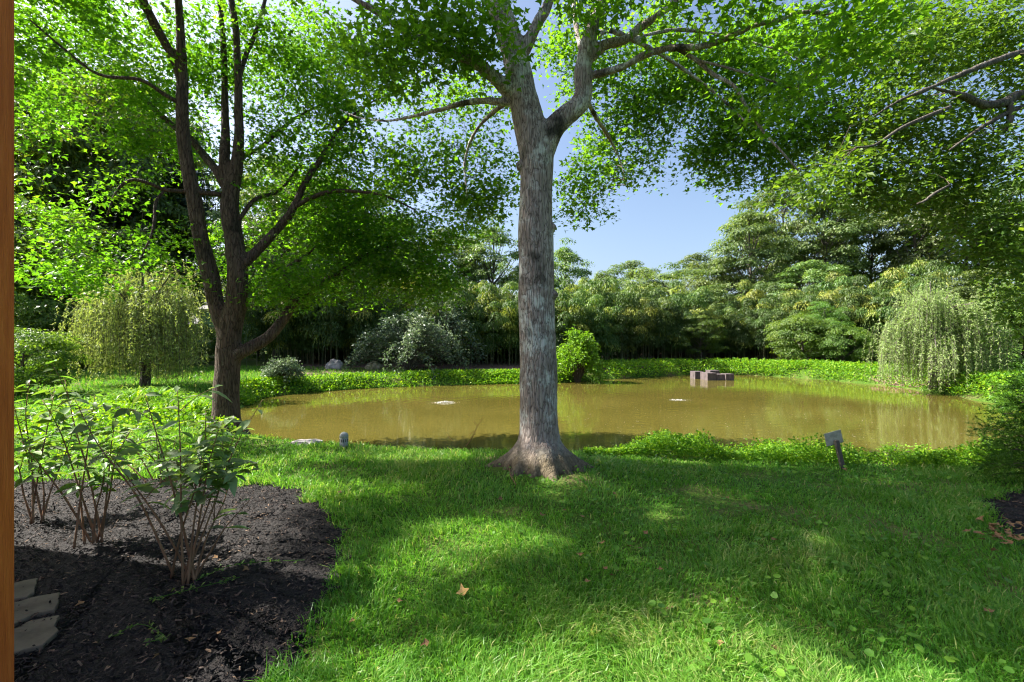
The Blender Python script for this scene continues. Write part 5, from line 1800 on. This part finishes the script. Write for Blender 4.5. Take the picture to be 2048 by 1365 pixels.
V, F = obox(b + up * .12, sidev, .05, .045, .50)
o = wpart('post', V, F, M['postwood'], t)
bevel_mesh(o.data, .004, 1)
pc = b + up * .395 - fw * .042
sv2 = nrm(sidev + up * .07)
V, F = obox(pc, sv2, .225, .010, .165)
plate = o = wpart('plate', V, F, M['plaque'], t)
bevel_mesh(o.data, .002, 1)
V, F = obox(pc + up * .073 - fw * .007, sv2, .218, .008, .012)
wpart('top_bar', V, F, M['dark'], plate)
V, F = obox(pc + up * .06 - fw * .008, sv2, .008, .008, .022)
wpart('hook', V, F, M['dark'], plate)
mb = MB()
for r in range(7):                                              # worn, unreadable rows of raised lettering
    x = -.085 + .01 * R.random()
    while x < .085:
        w = .006 + .016 * R.random()
        if R.random() < .75:
            V, F = obox(pc + up * (.042 - r * .0165) + sv2 * (x + w / 2) - fw * .0058, sv2, w, .0016, .006)
            mb.add(V, F, R.random())
        x += w + .005
mb.wpart('lettering', M['dark'], plate)
V, F = obox(pc - up * .085 - fw * .006, sv2, .10, .008, .012)
wpart('bracket', V, F, M['dark'], t)


# bare twigs
def stick(name, label, pts, rad, side=()):
    pts = np.array(pts)
    t = thing(name, label, 'twig', pts[0])
    l = smooth_line(pts, 16)
    V, F = tube_arr(l, np.linspace(rad, rad * .35, 16), 6)
    wpart('stem', V, F, M['stem'], t, smooth=True)
    for s in side:
        l = smooth_line(np.array(s), 10)
        V, F = tube_arr(l, np.linspace(rad * .6, rad * .25, 10), 5)
        wpart('side_twig', V, F, M['stem'], t)


d = 7.3
stick('bare_twig', 'thin bare twig standing on the bank left of the big trunk', [P(932, 893, d), P(946, 872, d), P(955, 853, d), P(968, 833, d)], .007, [[P(955, 853, d), P(950, 846, d), P(946, 842, d)], [P(950, 862, d), P(940, 868, d), P(936, 874, d)]])
stick('bare_twig', 'thin bare twig low on the bank left of the standing twig', [P(905, 882, 7.25), P(898, 874, 7.3), P(893, 868, 7.3)], .006)
zz = lambda px, py: np.array([*G(px, py)[:2], tz(*G(px, py)[:2]) + .05])
stick('fallen_stick', 'crooked grey stick lying on the lawn at the foot of the big trunk', [zz(1014, 925), zz(1018, 950), zz(1020, 965), zz(1032, 985)], .010)

# fallen leaves, each one its own thing
def fallen(label, group, spots, mat, s0, s1):
    ms = []
    for q in range(3):
        T = MAPLE[0].copy(); T[:, 2] += R.random(6) * .18
        V = np.concatenate([T, [[0, .45, .02]]])
        F = np.array([[6, 0, 1], [6, 1, 2], [6, 2, 3], [6, 3, 4], [6, 4, 5], [6, 5, 0]])
        ms.append(mesh_np('fallen_leaf', V - [0, .45, 0], [F], mat))
    for (x, y) in spots:
        o = add('fallen_leaf', ms[R.integers(3)], None, (x, y, float(bed_z(np.array([x]), np.array([y]))[0]) + .055), label, 'leaf', group)
        s = s0 + (s1 - s0) * R.random()
        o.scale = (s, s, s)
        o.rotation_euler = (R.standard_normal() * .3, R.standard_normal() * .3, R.random() * 6.28)
    return o


fallen('single yellow leaf lying on the lawn in front of the big trunk', None, [tuple(G(925, 1198)[:2])], M['yellowleaf'], .085, .085)
sp = [tuple(G(a, c)[:2]) for a, c in [(1258, 1103), (1280, 1108), (1205, 1095), (1165, 1042), (1130, 1030), (1000, 1010), (1210, 1150), (1225, 1165), (1235, 1155), (1176, 1178), (1320, 1150), (1340, 1235), (1455, 1008), (1515, 995), (1550, 1095), (1690, 942), (1790, 945),
                                                  (1230, 998), (1112, 962), (1085, 1040), (870, 965), (680, 1000), (705, 1260), (800, 1220), (1975, 1245), (1550, 1318), (850, 1310), (1440, 1310), (1160, 1120), (1290, 1075)]]
fallen('curled brown leaf lying on the shaded lawn', 'brown leaves on the lawn', sp, M['dryleaf'], .04, .065)
sp = [tuple(G(1985 + R.standard_normal() * 22 + 10, 1085 + R.standard_normal() * 16)[:2]) for q in range(36)]
fallen('brown leaf in the drift on the mulch at the right edge', 'brown leaves on the right mulch bed', sp, M['dryleaf'], .05, .08)
sp = [tuple(G(a, c)[:2]) for a, c in [(440, 1295), (312, 1365 - 20), (380, 1310), (255, 1215), (160, 1238), (490, 1165), (655, 1095), (430, 1140)]]
fallen('rusty brown leaf lying on the dark mulch bed at left', 'brown leaves on the left mulch bed', sp, M['dryleaf'], .035, .06)

# ------------------------------------------------------------------ buildings
# the house the photograph is taken from: a porch post in view, its wall just outside the picture on the left
t = thing('cedar_house', 'orange-stained cedar porch post of the house at the left picture edge', 'house', (-2.3, 1.9, 0))
V, F = box((-2.175, 1.86, 1.6), (.14, .14, 3.4))
o = wpart('porch_post', V, F, M['cedar'], t); bevel_mesh(o.data, .006, 1)
V, F = box((-3.6, 1.86, 3.40), (3.0, .16, .22))
wpart('porch_beam', V, F, M['cedar'], t)
V, F = box((-7.1, .7, 1.45), (4.5, 5.9, 3.2))
wpart('wall', V, F, M['cedar'], t)
V, F = box((-7.1, .7, 3.13), (4.7, 6.0, .16))
wpart('roof', V, F, M['roofing'], t)

# the pale green house beyond the pond
hp = P(400, 650, 46)
t = thing('green_house', 'pale green house with grey roofs far behind the twin-stemmed trunk', 'house', (hp[0], hp[1], tz(hp[0], hp[1])))
zx = lambda py: CAMH - (py - 682.5) / FPX * 46
xx_ = lambda px: (px - 1024) / FPX * 46
x0, x1 = xx_(402), xx_(470)
V, F = box(((x0 + x1) / 2, 48.5, (zx(622) + .5) / 2), (x1 - x0, 5, zx(622) - .5))
o = wpart('wall', V, F, M['siding'], t)
nb_ = 14
for q in range(nb_):
    z = .7 + q * (zx(622) - .9) / nb_
    V, F = box(((x0 + x1) / 2, 45.985, z), (x1 - x0, .03, .22))
    add('clapboard', mesh_np('clapboard', V - np.array([hp[0], hp[1], tz(hp[0], hp[1])]), F, M['siding']), o)
    o.children[-1].location = -np.array(o.location)
V, F = box((x0 - .05, 45.97, (zx(622) + .5) / 2), (.16, .1, zx(622) - .5)); wpart('corner_board', V, F, M['trim'], t)
V, F = box(((x0 + x1) / 2, 45.9, zx(621)), (x1 - x0 + .8, .25, .26)); wpart('eave_board', V, F, M['trim'], t)
ze = zx(619); zr = zx(596)
xa, xb, xm = x0 - .35, x1 + .35, (x0 + x1) / 2
V = np.array([[xa, 45.7, ze], [xb, 45.7, ze], [xb, 51.3, ze], [xa, 51.3, ze], [xm - .8, 48.2, zr + .4], [xm + .8, 48.2, zr + .4]])
wpart('roof', V, [np.array([[0, 1, 5, 4], [2, 3, 4, 5]]), np.array([[1, 2, 5], [3, 0, 4]])], M['roofing'], t)
xl0, xl1 = xx_(340), x0
V = np.array([[xl0, 45.2, zx(650)], [xl1 - .02, 45.2, zx(650)], [xl1 - .02, 48.5, zx(634)], [xl0, 48.5, zx(634)], [xl0, 45.2, zx(650) - .12], [xl1 - .02, 45.2, zx(650) - .12], [xl1 - .02, 48.5, zx(634) - .12], [xl0, 48.5, zx(634) - .12]])
wpart('lower_roof', V, [np.array([[0, 1, 2, 3], [7, 6, 5, 4], [0, 4, 5, 1], [1, 5, 6, 2], [2, 6, 7, 3], [3, 7, 4, 0]])], M['roofing'], t)
V, F = box(((xl0 + xl1) / 2, 45.25, zx(654)), (xl1 - xl0, .12, .2)); wpart('gutter', V, F, M['trim'], t)
V, F = box(((xl0 + xl1) / 2, 47.5, (zx(655) + .5) / 2), (xl1 - xl0 - .05, 3.6, zx(655) - .5)); wpart('lower_wall', V, F, M['siding'], t)
V, F = box((xx_(425), 45.95, zx(670)), (1.2, .1, 1.5)); w_ = wpart('window', V, F, M['trim'], t)
